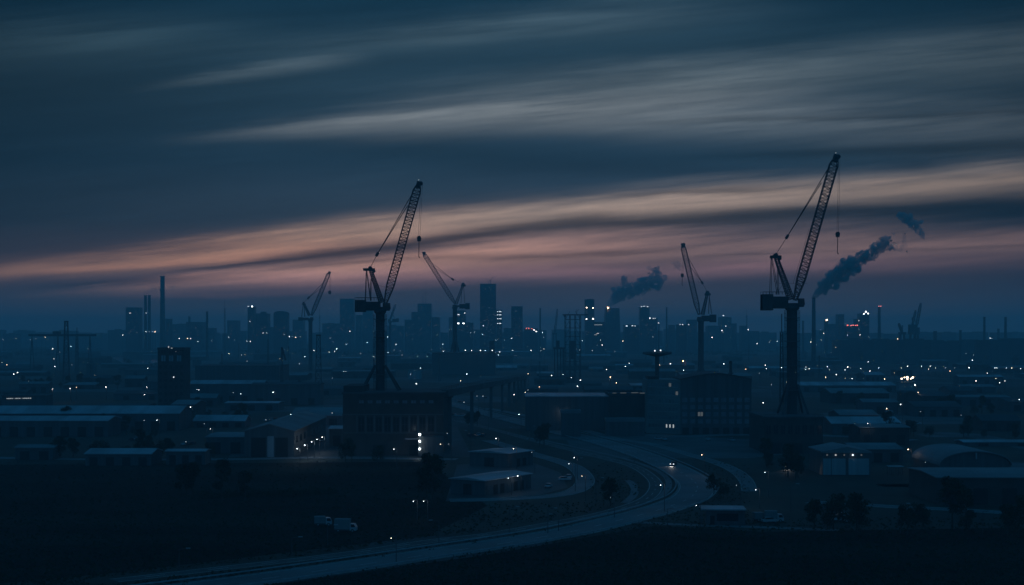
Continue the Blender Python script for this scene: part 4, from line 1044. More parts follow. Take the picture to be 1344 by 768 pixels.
# kiosk by the bend
p = G(952, 689); t = thing('kiosk', "small pale-roofed kiosk below the bend of the main road", 'kiosk', (p.x, p.y, 0), R(-4)); 
MB().box(-5, 5, 0, 7, 0, 3.9).build('wall', 'clad_dark', t); MB().box(-6.4, 5.4, -.8, 7.4, 3.9, 4.25).build('roof', 'roof_pale', t)
MB().box(-2.2, 3.4, -.1, .05, 1, 3).build('window', 'glass', t); MB().box(-4, -2.8, -.1, .05, 0, 2.4).build('door', 'black', t)
for a_ in (-6.1, 5.1): MB().bar((a_, -.5, 0), (a_, -.5, 3.9), .18).build('post', 'steel', t)
# depot with pale doors
p = G(1111, 624); t = thing('depot', "white-doored depot with a row of five small lamps above its doors", 'depot', (p.x, p.y, 0))
MB().box(-8.6, 8.6, 0, 22, 0, 8.0).build('wall', 'clad_dark', t)
MB().prism([(-9, 8), (9, 8), (9, 8.5), (0, 10.2), (-9, 8.5)], -.4, 22.4).build('roof', 'roof_mid', t)
for a_, w_ in ((-6.9, 1.5), (-2.7, 2.6), (3.7, 3.0), (7.2, .9)): MB().box(a_ - w_, a_ + w_ * .9, -.15, .05, .2, 6.0).build('door', 'clad', t)
for k, m_ in zip(range(5), ('win_dim', 'win', 'win_dim', 'faint', 'win_dim')):
    MB().lathe([(.05, -.3), (.3, -.15), (.3, .15), (.05, .3)], n=8).build('wall_lamp', m_, t, loc=(-7 + k * 3.05, -.5, 7.3))
# hooped hangar
p = G(1280, 627); t = thing('hangar', "hooped hangar with a low curved roof near the right edge", 'hangar', (p.x, p.y, 0)); n = 18; hw = 12.4
arc = [(hw * math.cos(math.pi * (i / n)), 4.2 + 4.8 * math.sin(math.pi * i / n)) for i in range(n + 1)]
MB().prism([(-hw, 0), (hw, 0)] + arc, 0, 34).build('wall', 'clad_dark', t)
MB().prism([(x * 1.02, z + .05) for x, z in arc] + [(x * 1.02, z + .4) for x, z in arc[::-1]], -.8, 34.5).build('roof', 'roof_mid', t)
MB().box(-6, -.1, -.14, .05, 0, 5.6).build('door', 'clad_dark', t); MB().box(.1, 6, -.14, .05, 0, 5.6).build('door', 'clad_dark', t)
MB().box(-.1, .35, -.9, -.8, 6.6, 8.8).build('vent', 'clad', t)
shed(1230, 1420, 627, 420, 30, .5, "wide flat dark building at the right edge before the hooped hangar", roof='roof_mid', wall='brick_dark', doors=5)
shed(1265, 1420, 580.5, 640, 12, .5, "long thin pale canopy roof at the right edge", roof='roof_pale', doors=3, name='canopy_shed')
shed(1160, 1228, 646, 468, 10, .6, "low dim shed with twin car lights beside it", roof='roof_mid', doors=3)
shed(1120, 1185, 590, 560, 26, 1.4, "low shed behind the white-doored depot's right side", roof='roof_mid', doors=3)
# open frame shelter
p = G(1176, 624); t = thing('shelter', "small open-framed shelter between depot and hooped hangar", 'shelter', (p.x, p.y, 0))
for a_ in (-2.3, -.8, .8, 2.3): MB().bar((a_, 0, 0), (a_, 0, 3), .2).bar((a_, 3, 0), (a_, 3, 3), .2).build('post', 'steel', t)
MB().box(-2.7, 2.7, -.4, 3.4, 3, 3.25).build('roof', 'clad', t)
# filling station canopy
Y0 = 880; t = thing('filling_station', "brightly lit filling station canopy on the right", 'filling station', (X(1171, Y0), Y0, 0))
MB().box(-6.5, 7, -5, 5, Z(551, Y0), Z(551, Y0) + .5).build('canopy', 'white', t)
MB().box(-6.0, 6.6, -5.12, -5.0, Z(550.9, Y0) - .02, Z(550.9, Y0) + .45).build('light_strip', 'win', t)
for a_ in (-5, 5.4): MB().bar((a_, 0, 0), (a_, 0, Z(551, Y0)), .4).build('post', 'steel', t)
MB().lathe([(.05, -.4), (.4, -.2), (.4, .2), (.05, .4)], n=8).build('lamp', 'warm', t, loc=(-.8, -4.6, Z(547, Y0)))
MB().box(-2, 2, 5.2, 9, 0, 3).build('shop', 'clad', t)
# lit stand: cluster of floodlit sheds right
Y0 = 1290; t = thing('loading_bay', "floodlit loading bay glowing with three bright warm lights", 'loading bay', (X(1190, Y0), Y0, 0))
MB().box(-7, 7, 0, 9, 0, 7).build('wall', 'clad', t); MB().box(-8, 8, -2, 10, 7, 7.5).build('roof', 'roof_mid', t)
for px_, py_, r_ in ((1182.4, 497, .8), (1186, 495.4, .55), (1189.7, 495.3, 1.25), (1190, 498, .6), (1194.5, 497, .6), (1197, 495.5, .95)):
    MB().lathe([(.1, -r_ * .8), (r_ * .7, -r_ * .4), (r_ * .7, r_ * .4), (.1, r_ * .8)], n=8).build('floodlight', 'warm', t, loc=(X(px_, Y0) - t.location.x, -2.6, Z(py_, Y0)))
# lit strip far left
Y0 = 800; t = block(2, 60, 519, 900, 14, "dim works building with a strip of lit windows at the left edge", 'works_building', 'building', 'clad_dark', 'roof_dark', plant=False, parapet=False)
part_lamps(t, 900, [(9.5 + k * 2.35, 523.2 - k * .04, 1.7 if k % 3 else 1.2, .9, 'win' if k not in (4, 8) else 'win_dim') for k in range(14)])

# elevated conveyor viaduct
A, B = Vector((-28.5, 606, 25.2)), Vector((11.6, 1197, 14.9)); t = thing('viaduct', "elevated conveyor viaduct on slender piers running away from the pilastered block", 'viaduct', (A.x, A.y, 0))
a, b = A - Vector((A.x, A.y, 0)), B - Vector((A.x, A.y, 0))
MB().bar(a, b, 3.0).build('deck', 'concrete_dark', t)
for sx in (-1.7, 1.7):
    r = MB(); r.bar(a + Vector((sx, 0, 2.6)), b + Vector((sx, 0, 2.6)), .16)
    for k in range(60): q = a.lerp(b, k / 59) + Vector((sx, 0, 1.4)); r.bar(q, q + Vector((0, 0, 1.2)), .12)
    r.build('railing', 'steel', t)
for k in (.03, .2, .4, .55, .66, .75, .83, .9, .97):
    q = a.lerp(b, k)
    MB().bar((q.x, q.y, 0), (q.x, q.y, q.z - 1.4), 1.7).bar((q.x - 1.6, q.y, q.z - 1.7), (q.x + 1.6, q.y, q.z - 1.7), .9).build('pier', 'concrete_dark', t)
# wide pond / wet basin
o = sheet('water', [G(*p) for p in [(146, 469), (180, 468), (212, 468), (262, 469.5), (250, 473), (215, 474), (200, 477), (186, 477), (176, 480), (166, 480), (158, 475)]], .01, 'water')

# ================================================================== LAMPS
LPOS = []
def lamp_mesh(h, r, m, arm=1.4, parts=False):
    pole = MB().bar((0, 0, 0), (0, 0, h), .22, n=6, w2=.13)
    if arm: pole.bar((0, 0, h), (arm, -.2, h + .35), .11, n=5)
    return pole
NL = [0]
def lamp(px, py, m='cool', k=1.0, hp=None, Y=None, light=0.0, desc=None, hang=False):
    hp = hp or 10.0
    if Y is None:
        Y = F * (CAMZ - hp) / max(py - HZ, .5)
        lim = 2300 if py > 453 else 2900
        if Y > lim: Y = lim + ((px * 37) % 9) * 40
    z = Z(py, Y)
    while z < 3.5: Y *= .97; z = Z(py, Y)
    r = .35 * k * Y / F; x = X(px, Y); big = Y < 1000
    nm, ct = ('street_lamp', 'street lamp') if z < 14 else ('floodlight_mast', 'lamp mast')
    tone = {'cool': 'white', 'warm': 'warm', 'orange': 'orange', 'red': 'red', 'faint': 'faint', 'dusky': 'yellowish'}[m]
    d = desc or (f"small {tone} {ct}" if k < 1.3 else f"bright {tone} {ct}")
    hm = MB().lathe([(r * .3, -r * .75), (r, -r * .35), (r, r * .35), (r * .3, r * .75)], n=8)
    if big:
        t = thing(nm, None, ct, (x, Y, 0), 0, 'lamps across the yards')
        pm = MB().bar((1.1, 0, 0), (1.1, 0, z + .3), .24, n=6, w2=.15).bar((1.1, 0, z + .3), (0, 0, z + .45), .12, n=5)
        pm.build('pole', 'steel', t); MB().box(-.35, .35, -.2, .2, z + r * .75, z + r * .75 + .16).build('hood', 'steel', t)
        hm.build('lamp_head', m, t, loc=(0, 0, z)); o = t
    else:
        mb = MB().bar((r * 1.6, 0, 0), (r * 1.6, 0, z), .35, n=4).bar((r * 1.6, 0, z), (0, 0, z + r * .8), .2, n=4); nv = len(mb.f)
        mb.add([(a, b, c + z) for a, b, c in hm.v], hm.f)
        o = mb.build(nm, ['steel', m], None, (x, Y, 0))
        for i, p in enumerate(o.data.polygons):
            if i >= nv: p.material_index = 1
    autolabel(o, px, py, d, ct, 'lamps across the yards')
    LPOS.append((px, py, Y))
    if light:
        ld = bpy.data.lights.new('lamp_light', 'POINT'); ld.energy = light; ld.shadow_soft_size = .3
        ld.color = {'cool': (.8, .93, 1), 'warm': (1, .8, .58), 'orange': (1, .45, .22), 'faint': (.8, .9, 1), 'red': (1, .3, .3)}[m]
        lo = bpy.data.objects.new('lamp_light', ld); C.objects.link(lo)
        if big: lo.parent = o; lo.location = (0, -.5 - r, z - r - .2)
        else: lo.parent = o; lo.location = (0, -.5 - r, z - r - .2)
B_, F_, W_ = 'cool', 'faint', 'warm'
S1 = """4,446,f 20.5,444 40,446,f 47,445,f 54,440,f 59.5,443 76,441,b 69,458,b 78.5,462,f 70.5,471 72,481,b 93,455 94,479,f 2.5,476 9,479,b 18,491,b 23,489,b
68.5,510.5,b 92,510,b 100,508.5,b 139,508,b 161,440 191.7,435.6,b 196,435.6,f 200,435.6 203.4,435.6,b 235,444.4,b 246,444.4 250,444.4 260,448
194,483.4,b 192.6,508,b 190,518 245,505 258.6,511 261,512 300,442.5 307.7,446,f 300.5,464,b 317,466,f 324,448 328.5,448 345,437 350,437 345.5,487,B
306,515.6,f 316,517 358.4,515,b 373,439,f 380,442 384,442,f 388,443,b 394,442,f 459,435 412,460,b 400,468,b 432,462,b 439,461 442,458,b 437,449,f
455,452 393,477.6,f 369.5,481.6,f 451,487.4 454,487.7,f 482,449.5,b 490.2,435 508.8,442.5 509,463 490.4,468,b 520,452 528,466,f 548,468 552,483,b 474,506.6,b
546.5,503.7,b 539,491,f 590,432.5,f 593,432.5,f 618,437,f 623,436,f 633,439 651.6,447 662,447,f 671.5,444 581,452,b 582,461 566,459,f 561,468
656,462 654,466 673,460 697,460 710,460.5,f 714,458 612.6,491,b 604.4,500 573,511,B 693.4,490.4 724,493,b 708,508,b 693,512,f 689.4,515
674.7,518 626,520,f 634,520,f 643,520,f 609,528,f 712,436.5 764,447 788,446.5 784,453,f 790.5,453 777.5,460,f 817.4,448 747,459.5 756,458,f 760.6,459
796,485 739,491.6 750,495.6 761.6,499,b 758,507,b 801,495,Bw 800,498.5,f 809,502.5,b 820.7,481 826,477 857,442,f 865.5,479 880,477.6,b
897,486 947.5,434 949,436,f 982,432.7 934.6,443 993.6,451,b 1010,449,f 1020,448 950,477.6,b 978.7,484.8 1004.5,479.4 1006,484 1025.8,482.4,b 1058,482 1057.6,485
1001.7,528.7,b 1081,437.7,b 1077,432.7,f 1078,446.5 1064,449,b 1093,451 1112,440 1127,432,f 1129,439.7 1130,448,f 1178,444.7,b 1199,450 1211.5,450 1214,449,f
1062,484 1086,481.5,b 1088.6,485 1083.7,495,b 1097.7,491.8,b 1112.6,481.8,b 1116,483,f 1109,485.6 1118.4,497,b 1129.6,483.6 1139.8,475 1141.8,487 1153.4,483
1161,497.7,b 1183,483 1191,480.7,b 1209.5,480.7,b 1221,480.6 1218.8,484.6 1228,483 1201,505.4,B 1205,515,b 1254,450,f 1262,450 1299.5,444,b 1302,444,f
1307,452,f 1309,449,f 1327,450 1331,450,f 1337,454,f 1278,466,f 1276.4,473,b 1272,482.7,b 1241,483,f 1247,487,b 1253,483,f 1296,490 1306,483,b 1308.5,483
1321,483 1328,483,b 1339.5,484,b 1281,500,b 1307,497 1312,502.5 1319,500 1337.6,524.6,b 250,534.4,b 206,551.5,b 189,552,f 276,563,b 244,580,f 268,556,f
349,551,f 349,556,f 381.7,544,b 407.6,549,f 392,553,f 392,556.6 436,542,f 517,589.5,b 587,569,f 578,583 589,583,f 674,589,b 698,594,f 651,575.6 681,544
738,540.6,b 753.6,600.7,b 746.7,608.8 763.7,625 867,636.7,b 921,597,w 966.7,637,f 992,643,b 914,663.5,b 1004,620 1192,590,Bw 1163.7,536.4,Bw
1139,556,b 1121.7,556,f 1182,531,b 1208,540,f 1261.5,545,f 1214.5,606.7,f 542.5,658 556,658 513.4,706.4,w 801,653,f"""
for q in S1.split():
    a = q.split(','); c = a[2] if len(a) > 2 else ''
    m_ = 'warm' if 'w' in c else ('faint' if c == 'f' else 'cool'); k = {'b': 1.25, 'B': 1.75, 'Bw': 1.75, 'w': 1.0, 'f': .9}.get(c, 1.0)
    px_, py_ = float(a[0]), float(a[1])
    if m_ == 'cool' and (int(px_ * 7 + py_ * 3) % 5 == 0): m_ = 'warm'
    k *= .72 + .5 * ((px_ * 3.7 + py_ * 1.3) % 1)
    hp = 10 if py_ < 560 else (7.5 if py_ < 640 else 5.5)
    Yf = None; L = 0
    if 595 < py_ < 660 and 'f' != c: L = 30
    if c in ('B', 'Bw'): L = 160
    if 560 < py_ < 600 and c != 'f': L = 60
    if 505 < py_ <= 560 and c == 'b': L = 90
    if (px_, py_) in ((542.5, 658), (556, 658)): hp = 5
    lamp(px_, py_, m_, k, hp, Yf, L)
for px_, k in ((595, 1.2), (611, 1.1), (619, 1.1), (630.6, 1.3), (637, 1.0), (646, 1.3)): lamp(px_, 460, 'cool', k, Y=1790, desc="floodlight on the flat block's front edge")
for px_, py_, Yq, k in ((390, 589, 555, 1.5), (400, 584.4, 566, 1.8), (409, 580, 580, 1.4), (416, 577, 594, 1.1), (423, 574, 612, 1.3)):
    lamp(px_, py_, 'cool', k, Y=Yq, light=220, desc="bright white lamp in the row of five")
lamp(395.4, 543, 'orange', 1.5, Y=770, light=500, desc="glowing orange lamp over the pale-roofed hall")
lamp(896.7, 474, 'orange', 1.6, Y=850, light=700, desc="glaring orange lamp behind the office block")
for px_, py_ in ((667, 627.5), (679.5, 624.8)): lamp(px_, py_, 'cool', 1.4 if px_ > 670 else 1.0, Y=446 + (px_ - 667) * .7, light=40, desc="door lamp of the nearer loop shed")
p = Vector((X(550.6, 580), 580, 6)); ld = bpy.data.lights.new('lamp_light', 'POINT'); ld.energy = 90; ld.color = (.9, .95, .85); lo = bpy.data.objects.new('lamp_light', ld); C.objects.link(lo); lo.location = p

rd = random.Random(77)
for i in range(42):
    lamp(rd.uniform(4, 1340), 443 + 62 * rd.random() ** 1.7, rd.choice(['faint', 'faint', 'dusky']), rd.uniform(.6, .9))
# unlit posts by the road in front
def post(px, pyb, pyt, side=1):
    p = G(px, pyb); h = (pyb - pyt) * p.y / F
    t = thing('lamp_post', None, 'lamp post', (p.x, p.y, 0), 0, 'unlit lamp posts beside the road')
    MB().bar((0, 0, 0), (0, 0, h), .24, n=6, w2=.14).bar((0, 0, h), (side * 1.9, 0, h + .25), .1, n=5).build('pole', 'steel', t)
    MB().box(min(side * 1.5, side * 2.4), max(side * 1.5, side * 2.4), -.15, .15, h + .15, h + .32).build('lamp_head', 'clad', t)
    autolabel(t, px, pyt, "thin unlit lamp post", 'lamp post', 'unlit lamp posts beside the road')
for q in ((235, 748, 721, 1), (383, 730, 706, 1), (576, 712, 684, -1), (669, 702, 666, 1), (719, 700, 668, 1), (733, 697, 676, -1), (782, 660, 628, 1), (801, 664, 648, 1), (755, 645, 602, 1), (695, 598, 560, 1),
          (1038, 672, 636, 1), (876, 693, 668, 1), (1080, 690, 660, 1), (1182, 700, 662, 1), (1290, 700, 672, 1), (618, 605, 566, -1), (664, 600, 562, 1), (641, 565, 538, 1), (430, 716, 690, 1)): post(*q)

# crash barriers: outside of the bend and along the middle of the main road
for off, i0, i1, lb in ((6.9, 0, 1, "low steel crash barrier following the inner edge of the main road"), (-6.9, 0, 1, "low steel crash barrier following the outer edge of the main road")):
    pl = offset(main, off); t = thing('crash_barrier', lb, 'crash barrier', (pl[0].x, pl[0].y, 0)); o0 = pl[0]
    rl, ps = MB(), MB()
    for i in range(0, len(pl) - 2, 2):
        p, q = pl[i] - o0, pl[i + 2] - o0 if i + 2 < len(pl) else pl[-1] - o0
        rl.bar((p.x, p.y, .72), (q.x, q.y, .72), .26); ps.bar((p.x, p.y, 0), (p.x, p.y, .75), .14)
    rl.build('rail', 'clad', t); ps.build('posts', 'steel', t)

# ================================================================== VEHICLES
def car(px, py, rz, label, paint='car_dark', lights=None, group=None, Yq=None):
    p = G(px, py) if Yq is None else Vector((X(px, Yq), Yq, 0))
    t = thing('parked_car' if lights is None else 'moving_car', label, 'car', (p.x, p.y, 0.03), rz, group)
    L, W, H = 2.2, .88, 1.42
    prof = [(-L, .35), (L, .35), (L, .72), (L - .15, .86), (1.0, .98), (-1.9, 1.0), (-L, .8)]
    MB().prism(prof, -W, W).build('body', paint, t)
    MB().prism([(1.0, .98), (.35, H), (-1.2, H), (-1.85, 1.0)], -W * .84, W * .84).build('window', 'glass', t)
    MB().prism([(.4, H - .03), (-1.2, H - .03), (-1.2, H + .04), (.4, H + .04)], -W * .8, W * .8).build('roof', paint, t)
    for x in (-1.35, 1.35):
        for y in (-W + .02, W - .22):
            w = MB().bar((x, y, .33), (x, y + .2, .33), .64, n=14).build('wheel', 'tyre', t); w.name = 'wheel'
            MB().bar((x, y - .02, .33), (x, y + .22, .33), .34, n=10).build('rim', 'clad', w)
    for y in (-W * .7, W * .7):
        m = (lights or 'clad'); k = .12 if lights is None else .2
        MB().box(L - .02, L + .06, y - k, y + k, .6, .82).build('headlight', m, t)
        MB().box(-L - .05, -L + .02, y - .14, y + .14, .62, .82).build('tail_light', 'red' if lights else 'brick', t)
    if lights:
        ld = bpy.data.lights.new('beam', 'SPOT'); ld.energy = 400; ld.spot_size = R(60); ld.color = (1, .95, .88); lo = bpy.data.objects.new('headlight_beam', ld); C.objects.link(lo)
        lo.parent = t; lo.location = (L + .4, 0, .7); lo.rotation_euler = (R(84), 0, R(-90))
    return t
car(720.5, 556.5, R(-97), "car with both headlights lit coming down the far straight of the road", lights='warm')
car(884, 611, R(-112), "car with dim lights entering the bend of the main road", lights='faint')
car(1032.5, 615, R(-95), "car with lit headlights on the cross road near the biggest crane", lights='warm')
car(1219.5, 652, R(-86), "car with lit headlights by the low shed at far right", lights='warm')
rd = random.Random(4); q = 0
for (px_, py_) in ((600, 528), (604, 528.5), (608, 528), (592, 545), (598, 546), (603, 547), (608, 546.5), (612, 548), (626, 523), (637, 523), (628, 572), (622, 574), (634, 573), (616, 573),
                   (290, 549), (296, 550), (300, 551), (304, 551.5), (350, 553), (356, 552), (362, 551.5), (368, 551), (248, 584), (242, 584.5), (254, 583), (1010, 686), (1102, 683), (1108, 680), (1094, 684), (1112, 685),
                   (705, 546), (711, 547), (716, 546.5), (865, 577), (872, 578), (930, 578), (960, 579), (1092, 558), (1100, 559), (1130, 561), (1196, 556), (1204, 557), (180, 578), (186, 577), (175, 579), (746, 628), (741, 631), (720, 640)):
    c = car(px_, py_, R(rd.uniform(-20, 20) + rd.choice((0, 90))), None, rd.choice(['car_dark', 'car_pale', 'car_pale']), group='cars parked in the yards')
    autolabel(c, px_, py_, "pale parked car" if c.children[0].data.materials[0] is M_['car_pale'] else "dark parked car", 'car', 'cars parked in the yards')
def van(px, py, L, H, rz, label):
    p = G(px, py); t = thing('box_van', label, 'van', (p.x, p.y, 0), rz, 'parked vans')
    W = 1.1
    MB().box(-L / 2, L / 2 - 1.7, -W, W, .75, H).build('cargo_box', 'roof_mid', t)
    MB().prism([(L / 2 - 1.6, .45), (L / 2, .45), (L / 2, 1.2), (L / 2 - .45, 2.1), (L / 2 - 1.6, 2.15)], -W * .92, W * .92).build('cab', 'car_pale', t)
    MB().prism([(L / 2 - 1.3, 1.3), (L / 2 - .18, 1.3), (L / 2 - .5, 2.0), (L / 2 - 1.3, 2.0)], -W * .94, W * .94).build('window', 'glass', t)
    MB().box(-L / 2 + .1, L / 2 - .3, -W * .8, W * .8, .4, .74).build('chassis', 'steel', t)
    for x in (-L / 2 + 1, L / 2 - .9):
        for y in (-W + .02, W - .27):
            w = MB().bar((x, y, .42), (x, y + .25, .42), .84, n=16).build('wheel', 'tyre', t); MB().bar((x, y - .03, .42), (x, y + .28, .42), .42, n=10).build('rim', 'clad', w)
    for y in (-.7, .7): MB().box(L / 2, L / 2 + .06, y - .15, y + .15, .7, .95).build('headlight', 'clad', t)
van(424, 690, 4.6, 2.5, R(8), "smaller pale box van, left of the two in the field")
van(454, 698, 5.6, 3.3, R(-6), "larger pale box van, right of the two in the field")
van(999, 684, 4.2, 2.4, R(12), "low pale van parked right of the kiosk")
van(1016, 685, 5.0, 3.0, R(-5), "taller pale box van parked second right of the kiosk")

# ================================================================== MORE LOW SHEDS, FITTED ROUND WHAT IS SEEN
rnd = random.Random(21)
for k in range(12): LPOS.append((148 + k * 6, 470, 3200)); LPOS.append((150 + k * 6, 475, 2600))
kinds = [('roof_mid', 'clad_dark', "low grey-roofed shed"), ('roof_dark', 'clad_dark', "low dark-roofed works shed"), ('roof_pale', 'clad_dark', "low pale-roofed warehouse"), ('roof_mid', 'brick_dark', "low brick workshop"), ('roof_dark', 'brick_dark', "low dark brick works")]
def clear(px0, px1, top, bot, Y):
    for lx_, ly_, lY in LPOS:
        if px0 - 2 < lx_ < px1 + 2 and top - 2 < ly_ < bot and lY > Y: return False
    for a, b, tp, bt, y2 in TOPS:
        if a < px1 + 3 and b > px0 - 3 and abs(y2 - Y) < 60: return False
    return True
made = 0; tries = 0
while made < 215 and tries < 9000:
    tries += 1
    py = 452 + 145 * rnd.random() ** 1.5; Y = F * CAMZ / (py - HZ)
    pxc = rnd.uniform(-20, 1364); wm = rnd.uniform(18, 95) if py < 500 else rnd.uniform(12, 45); w = wm * F / Y
    hm = rnd.uniform(4, 11) * (1.25 if py < 480 else .8); rise = rnd.uniform(.4, 3); depth = rnd.uniform(10, 45)
    if py > 540 and (pxc < 0 or 560 < pxc < 985 or 300 < pxc < 600): continue
    if py > 575 and pxc < 1070: continue
    if 500 < py < 545 and 430 < pxc < 700: continue
    if py > 500 and (1000 - w / 2 < pxc < 1085 + w / 2): continue
    top = py - (hm + rise) * F / Y
    if not clear(pxc - w / 2, pxc + w / 2, top, py, Y): continue
    rf, wl, ds = rnd.choice(kinds)
    shed(pxc - w / 2, pxc + w / 2, py - hm * F / Y, Y, depth, rise, ds, roof=rf, wall=wl, auto=True, group='low sheds spread over the plain', doors=rnd.randint(1, 4), rz=0)
    made += 1

# slim stacks, tanks and small masts standing among the sheds
rnd = random.Random(41); got = []
for i in range(400):
    if len(got) >= 46: break
    py = 453 + 62 * rnd.random() ** 1.3; Y = F * CAMZ / (py - HZ); pxc = rnd.uniform(6, 1338); kd = rnd.choice(['stack', 'stack', 'tank', 'mast', 'silo'])
    h = {'stack': rnd.uniform(18, 34), 'tank': rnd.uniform(7, 11), 'mast': rnd.uniform(20, 38), 'silo': rnd.uniform(12, 20)}[kd]; w = 14 * F / Y if kd in ('tank', 'silo') else 2.5
    if not clear(pxc - w, pxc + w, py - h * F / Y, py, Y) or any(abs(pxc - g) < 14 for g in got): continue
    if py > 500 and 430 < pxc < 1085: continue
    got.append(pxc); p = G(pxc, py)
    if kd == 'stack':
        r = rnd.uniform(.7, 1.4); t = thing('factory_stack', None, 'chimney', p, 0, 'slim stacks among the sheds')
        MB().lathe([(r * 1.3, 0), (r, h - 1)], n=12).build('shaft', 'concrete_dark', t); MB().lathe([(r * 1.15, h - 1), (r * 1.15, h)], n=12).build('cap', 'brick_dark', t); autolabel(t, pxc, py - h * F / Y, "slim works stack", 'chimney', 'slim stacks among the sheds')
    elif kd == 'tank':
        r = rnd.uniform(7, 12); t = thing('storage_tank', None, 'tank', p, 0, 'storage tanks'); MB().lathe([(r, 0), (r, h)], n=28).build('shell', 'clad', t)
        MB().lathe([(r * 1.02, h), (r * 1.02, h + .3), (.3, h + 1.4)], n=28).build('roof', 'roof_mid', t); autolabel(t, pxc, py - h * F / Y, "round storage tank", 'tank', 'storage tanks')
    elif kd == 'silo':
        t = thing('silo', None, 'silo', p, 0, 'twin silos')
        for sx in (-3.4, 3.4): MB().lathe([(3.2, 0), (3.2, h), (.5, h + 2.2)], sx, 0, n=20).build('barrel', 'clad_dark', t)
        MB().box(-3.4, 3.4, -.6, .6, h + 2, h + 3.6).build('walkway', 'steel', t); autolabel(t, pxc, py - h * F / Y, "pair of joined silos", 'silo', 'twin silos')
    else:
        t = thing('lattice_mast', None, 'mast', p, 0, 'small lattice masts'); MB().lattice((0, 0, 0), (0, 0, h), lambda k: 1.8 - k, lambda k: 1.8 - k, int(h / 2), .3, .18).build('lattice_frame', 'steel', t)
        MB().box(-1, 1, -1, 1, h, h + .5).build('head', 'steel', t); autolabel(t, pxc, py - h * F / Y, "small lattice mast", 'mast', 'small lattice masts')

# ================================================================== TREES
def crown_mesh(seed, h, r, n, leaf):
    rd = random.Random(seed); mb = MB(); cl = []
    for i in range(11):
        a = rd.uniform(0, 6.28); z = h * rd.uniform(.38, .92); rr = r * (1 - ((z / h - .55) / .55) ** 2 * .7) * rd.uniform(.2, .75)
        cl.append((rr * math.cos(a), rr * math.sin(a), z, r * rd.uniform(.28, .52)))
    for i in range(n):
        cx_, cy_, cz_, cr = rd.choice(cl)
        v = Vector((rd.gauss(0, 1), rd.gauss(0, 1), rd.gauss(0, 1))).normalized() * cr * rd.uniform(.45, 1.1)
        c = Vector((cx_, cy_, cz_)) + v
        u = Vector((rd.gauss(0, 1), rd.gauss(0, 1), rd.gauss(0, 1))).normalized(); w = u.orthogonal().normalized(); q = u.cross(w); l = leaf * rd.uniform(.6, 1.3)
        mb.add([c - w * l, c + q * l * .6, c + w * l, c - q * l * .6], [(0, 1, 2, 3)])
    return mb
def make_tree(seed, h, r, n, leaf):
    t = thing('tree', None, 'tree', (0, 0, 0))
    tr = MB(); rd = random.Random(seed + 50); tr.bar((0, 0, 0), (0, 0, h * .45), h * .045, n=8, w2=h * .028)
    for i in range(6):
        a = i * 1.05 + rd.uniform(-.3, .3); tr.bar((0, 0, h * (.28 + .03 * i)), (r * .55 * math.cos(a), r * .55 * math.sin(a), h * rd.uniform(.55, .8)), h * .018, n=5, w2=h * .006)
    tr.build('trunk', 'bark', t); crown_mesh(seed, h, r, n, leaf).build('crown', 'leaf', t); return t
protos = [make_tree(1, 9, 3.6, 1500, .30), make_tree(2, 12, 3.4, 1700, .32), make_tree(3, 6.5, 3.2, 1100, .26)]
used = [False] * 3
def put_tree(px, py, k, sc, rz, label=None):
    src = protos[k]; p = G(px, py)
    if not used[k]: t = src; used[k] = True
    else:
        t = src.copy(); C.objects.link(t)
        for ch in src.children: c = ch.copy(); C.objects.link(c); c.parent = t
    t.location = p; t.scale = (sc, sc, sc); t.rotation_euler = (0, 0, rz)
    if label: tag(t, label, 'tree', 'trees round the fields and yards')
    else: autolabel(t, px, py, ("rounded dark tree", "tall dark tree", "low bushy tree")[k], 'tree', 'trees round the fields and yards')
put_tree(567, 661, 1, 1.25, .3, "dark tall tree at the field edge left of the loop sheds"); put_tree(560, 657, 0, 1.1, 2)
rd = random.Random(9)
for (x0_, y0_, x1_, y1_, n_) in ((60, 600, 330, 604, 15), (1005, 612, 1075, 640, 8), (700, 583, 740, 590, 2), (812, 664, 780, 668, 1), (1040, 694, 1200, 702, 6), (1200, 690, 1344, 706, 8), (935, 648, 985, 662, 2), (430, 606, 495, 610, 3),
                                  (230, 655, 330, 660, 5), (30, 560, 230, 575, 10), (250, 545, 330, 560, 7), (720, 545, 850, 548, 7), (990, 560, 1060, 580, 5), (1085, 570, 1344, 575, 14), (1090, 530, 1300, 545, 12), (20, 505, 200, 515, 12), (590, 556, 640, 562, 3),
                                  (160, 478, 230, 484, 8), (270, 520, 440, 530, 9)):
    for i in range(n_):
        f = rd.random(); k = rd.randrange(3); put_tree(x0_ + (x1_ - x0_) * f + rd.uniform(-4, 4), y0_ + (y1_ - y0_) * f + rd.uniform(-2, 2), k, rd.uniform(.6, 1.15), rd.uniform(0, 6))
rd = random.Random(15); p0, p1 = G(262, 654), G(440, 648); mb = MB()
for i in range(5200):
    f = rd.random(); c = p0.lerp(p1, f) + Vector((rd.gauss(0, .5), rd.gauss(0, .9), abs(rd.gauss(.9, .6 + .3 * math.sin(f * 40)))))
    u = Vector((rd.gauss(0, 1), rd.gauss(0, 1), rd.gauss(0, 1))).normalized(); w = u.orthogonal().normalized(); q = u.cross(w); l = rd.uniform(.12, .3)
    mb.add([c - w * l, c + q * l * .6, c + w * l, c - q * l * .6], [(0, 1, 2, 3)])
tag(mb.build('hedge', 'leaf'), "long dark hedge crossing the field behind the parked vans", 'hedge')
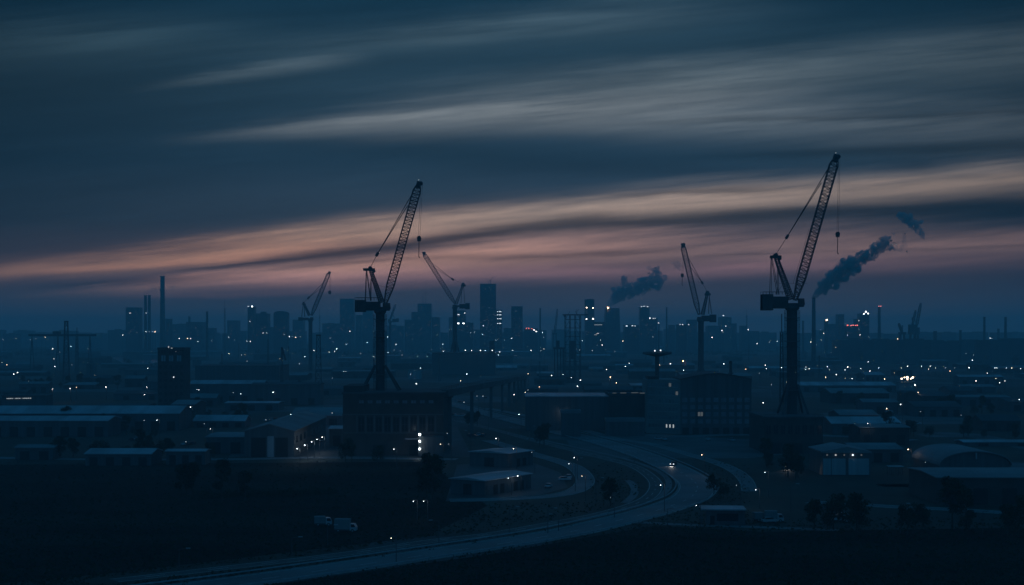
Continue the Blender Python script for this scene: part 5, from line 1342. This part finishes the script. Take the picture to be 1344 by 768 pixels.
# far woods along the plain: nobody could count these
rd = random.Random(33); mb = MB()
for i in range(230):
    py = 445.5 + 22 * rd.random() ** 1.4; Y = F * CAMZ / (py - HZ); Y = min(Y, 8500); qx = rd.uniform(-60, 1400); cx_ = X(qx, Y); L = rd.uniform(30, 160)
    if 100 < qx < 290 and py < 485 and py > 458: continue
    for j in range(int(L * 1.6)):
        h = rd.uniform(3, 11); x = cx_ + rd.uniform(-L, L); y = Y + rd.uniform(-12, 12); c = Vector((x, y, rd.uniform(1, h)))
        u = Vector((rd.gauss(0, 1), rd.gauss(0, 1), rd.gauss(0, 1))).normalized(); w = u.orthogonal().normalized(); q = u.cross(w); l = rd.uniform(1.5, 3.6)
        mb.add([c - w * l, c + q * l * .7, c + w * l, c - q * l * .7], [(0, 1, 2, 3)])
o = mb.build('woods', 'leaf'); tag(o, "dark belts of trees and scrub running across the far plain", 'woods', None, 'stuff')
# rough grass along the field and road edges
rd = random.Random(12); mb = MB()
for i in range(26000):
    px_, py_ = rd.uniform(-10, 1354), 606 + 168 * rd.random() ** .8
    p = G(px_, py_)
    if 585 < px_ < 775 and py_ < 660 or (300 < px_ < 600 and py_ < 606) or (px_ > 985 and py_ < 680): continue
    if any((p.x - q.x) ** 2 + (p.y - q.y) ** 2 < 64 for q in main[::3]) or any((p.x - q.x) ** 2 + (p.y - q.y) ** 2 < 30 for q in track[::2]): continue
    h = rd.uniform(.15, .55); a = rd.uniform(0, 3.14); w = rd.uniform(.2, .6)
    mb.add([(p.x - w * math.cos(a), p.y - w * math.sin(a), 0), (p.x + w * math.cos(a), p.y + w * math.sin(a), 0), (p.x + rd.uniform(-.2, .2), p.y, h)], [(0, 1, 2)])
o = mb.build('grass', 'leaf'); tag(o, "rough grass and scrub tufts on the dark fields in front", 'grass', None, 'stuff')

# ================================================================== HAZE
hz = MB().box(-9600, 9600, -600, 15600, -1, 228).build('haze', [])
m = bpy.data.materials.new('haze_air'); m.use_nodes = True; t = m.node_tree; t.nodes.clear()
v = t.nodes.new('ShaderNodeVolumePrincipled'); v.inputs['Color'].default_value = (.88, .97, .98, 1); v.inputs['Density'].default_value = 2.3e-4
o = t.nodes.new('ShaderNodeOutputMaterial'); t.links.new(v.outputs[0], o.inputs['Volume']); hz.data.materials.append(m)
tag(hz, "blue dusk haze lying over the whole plain", 'haze', None, 'stuff')
flush_labels()
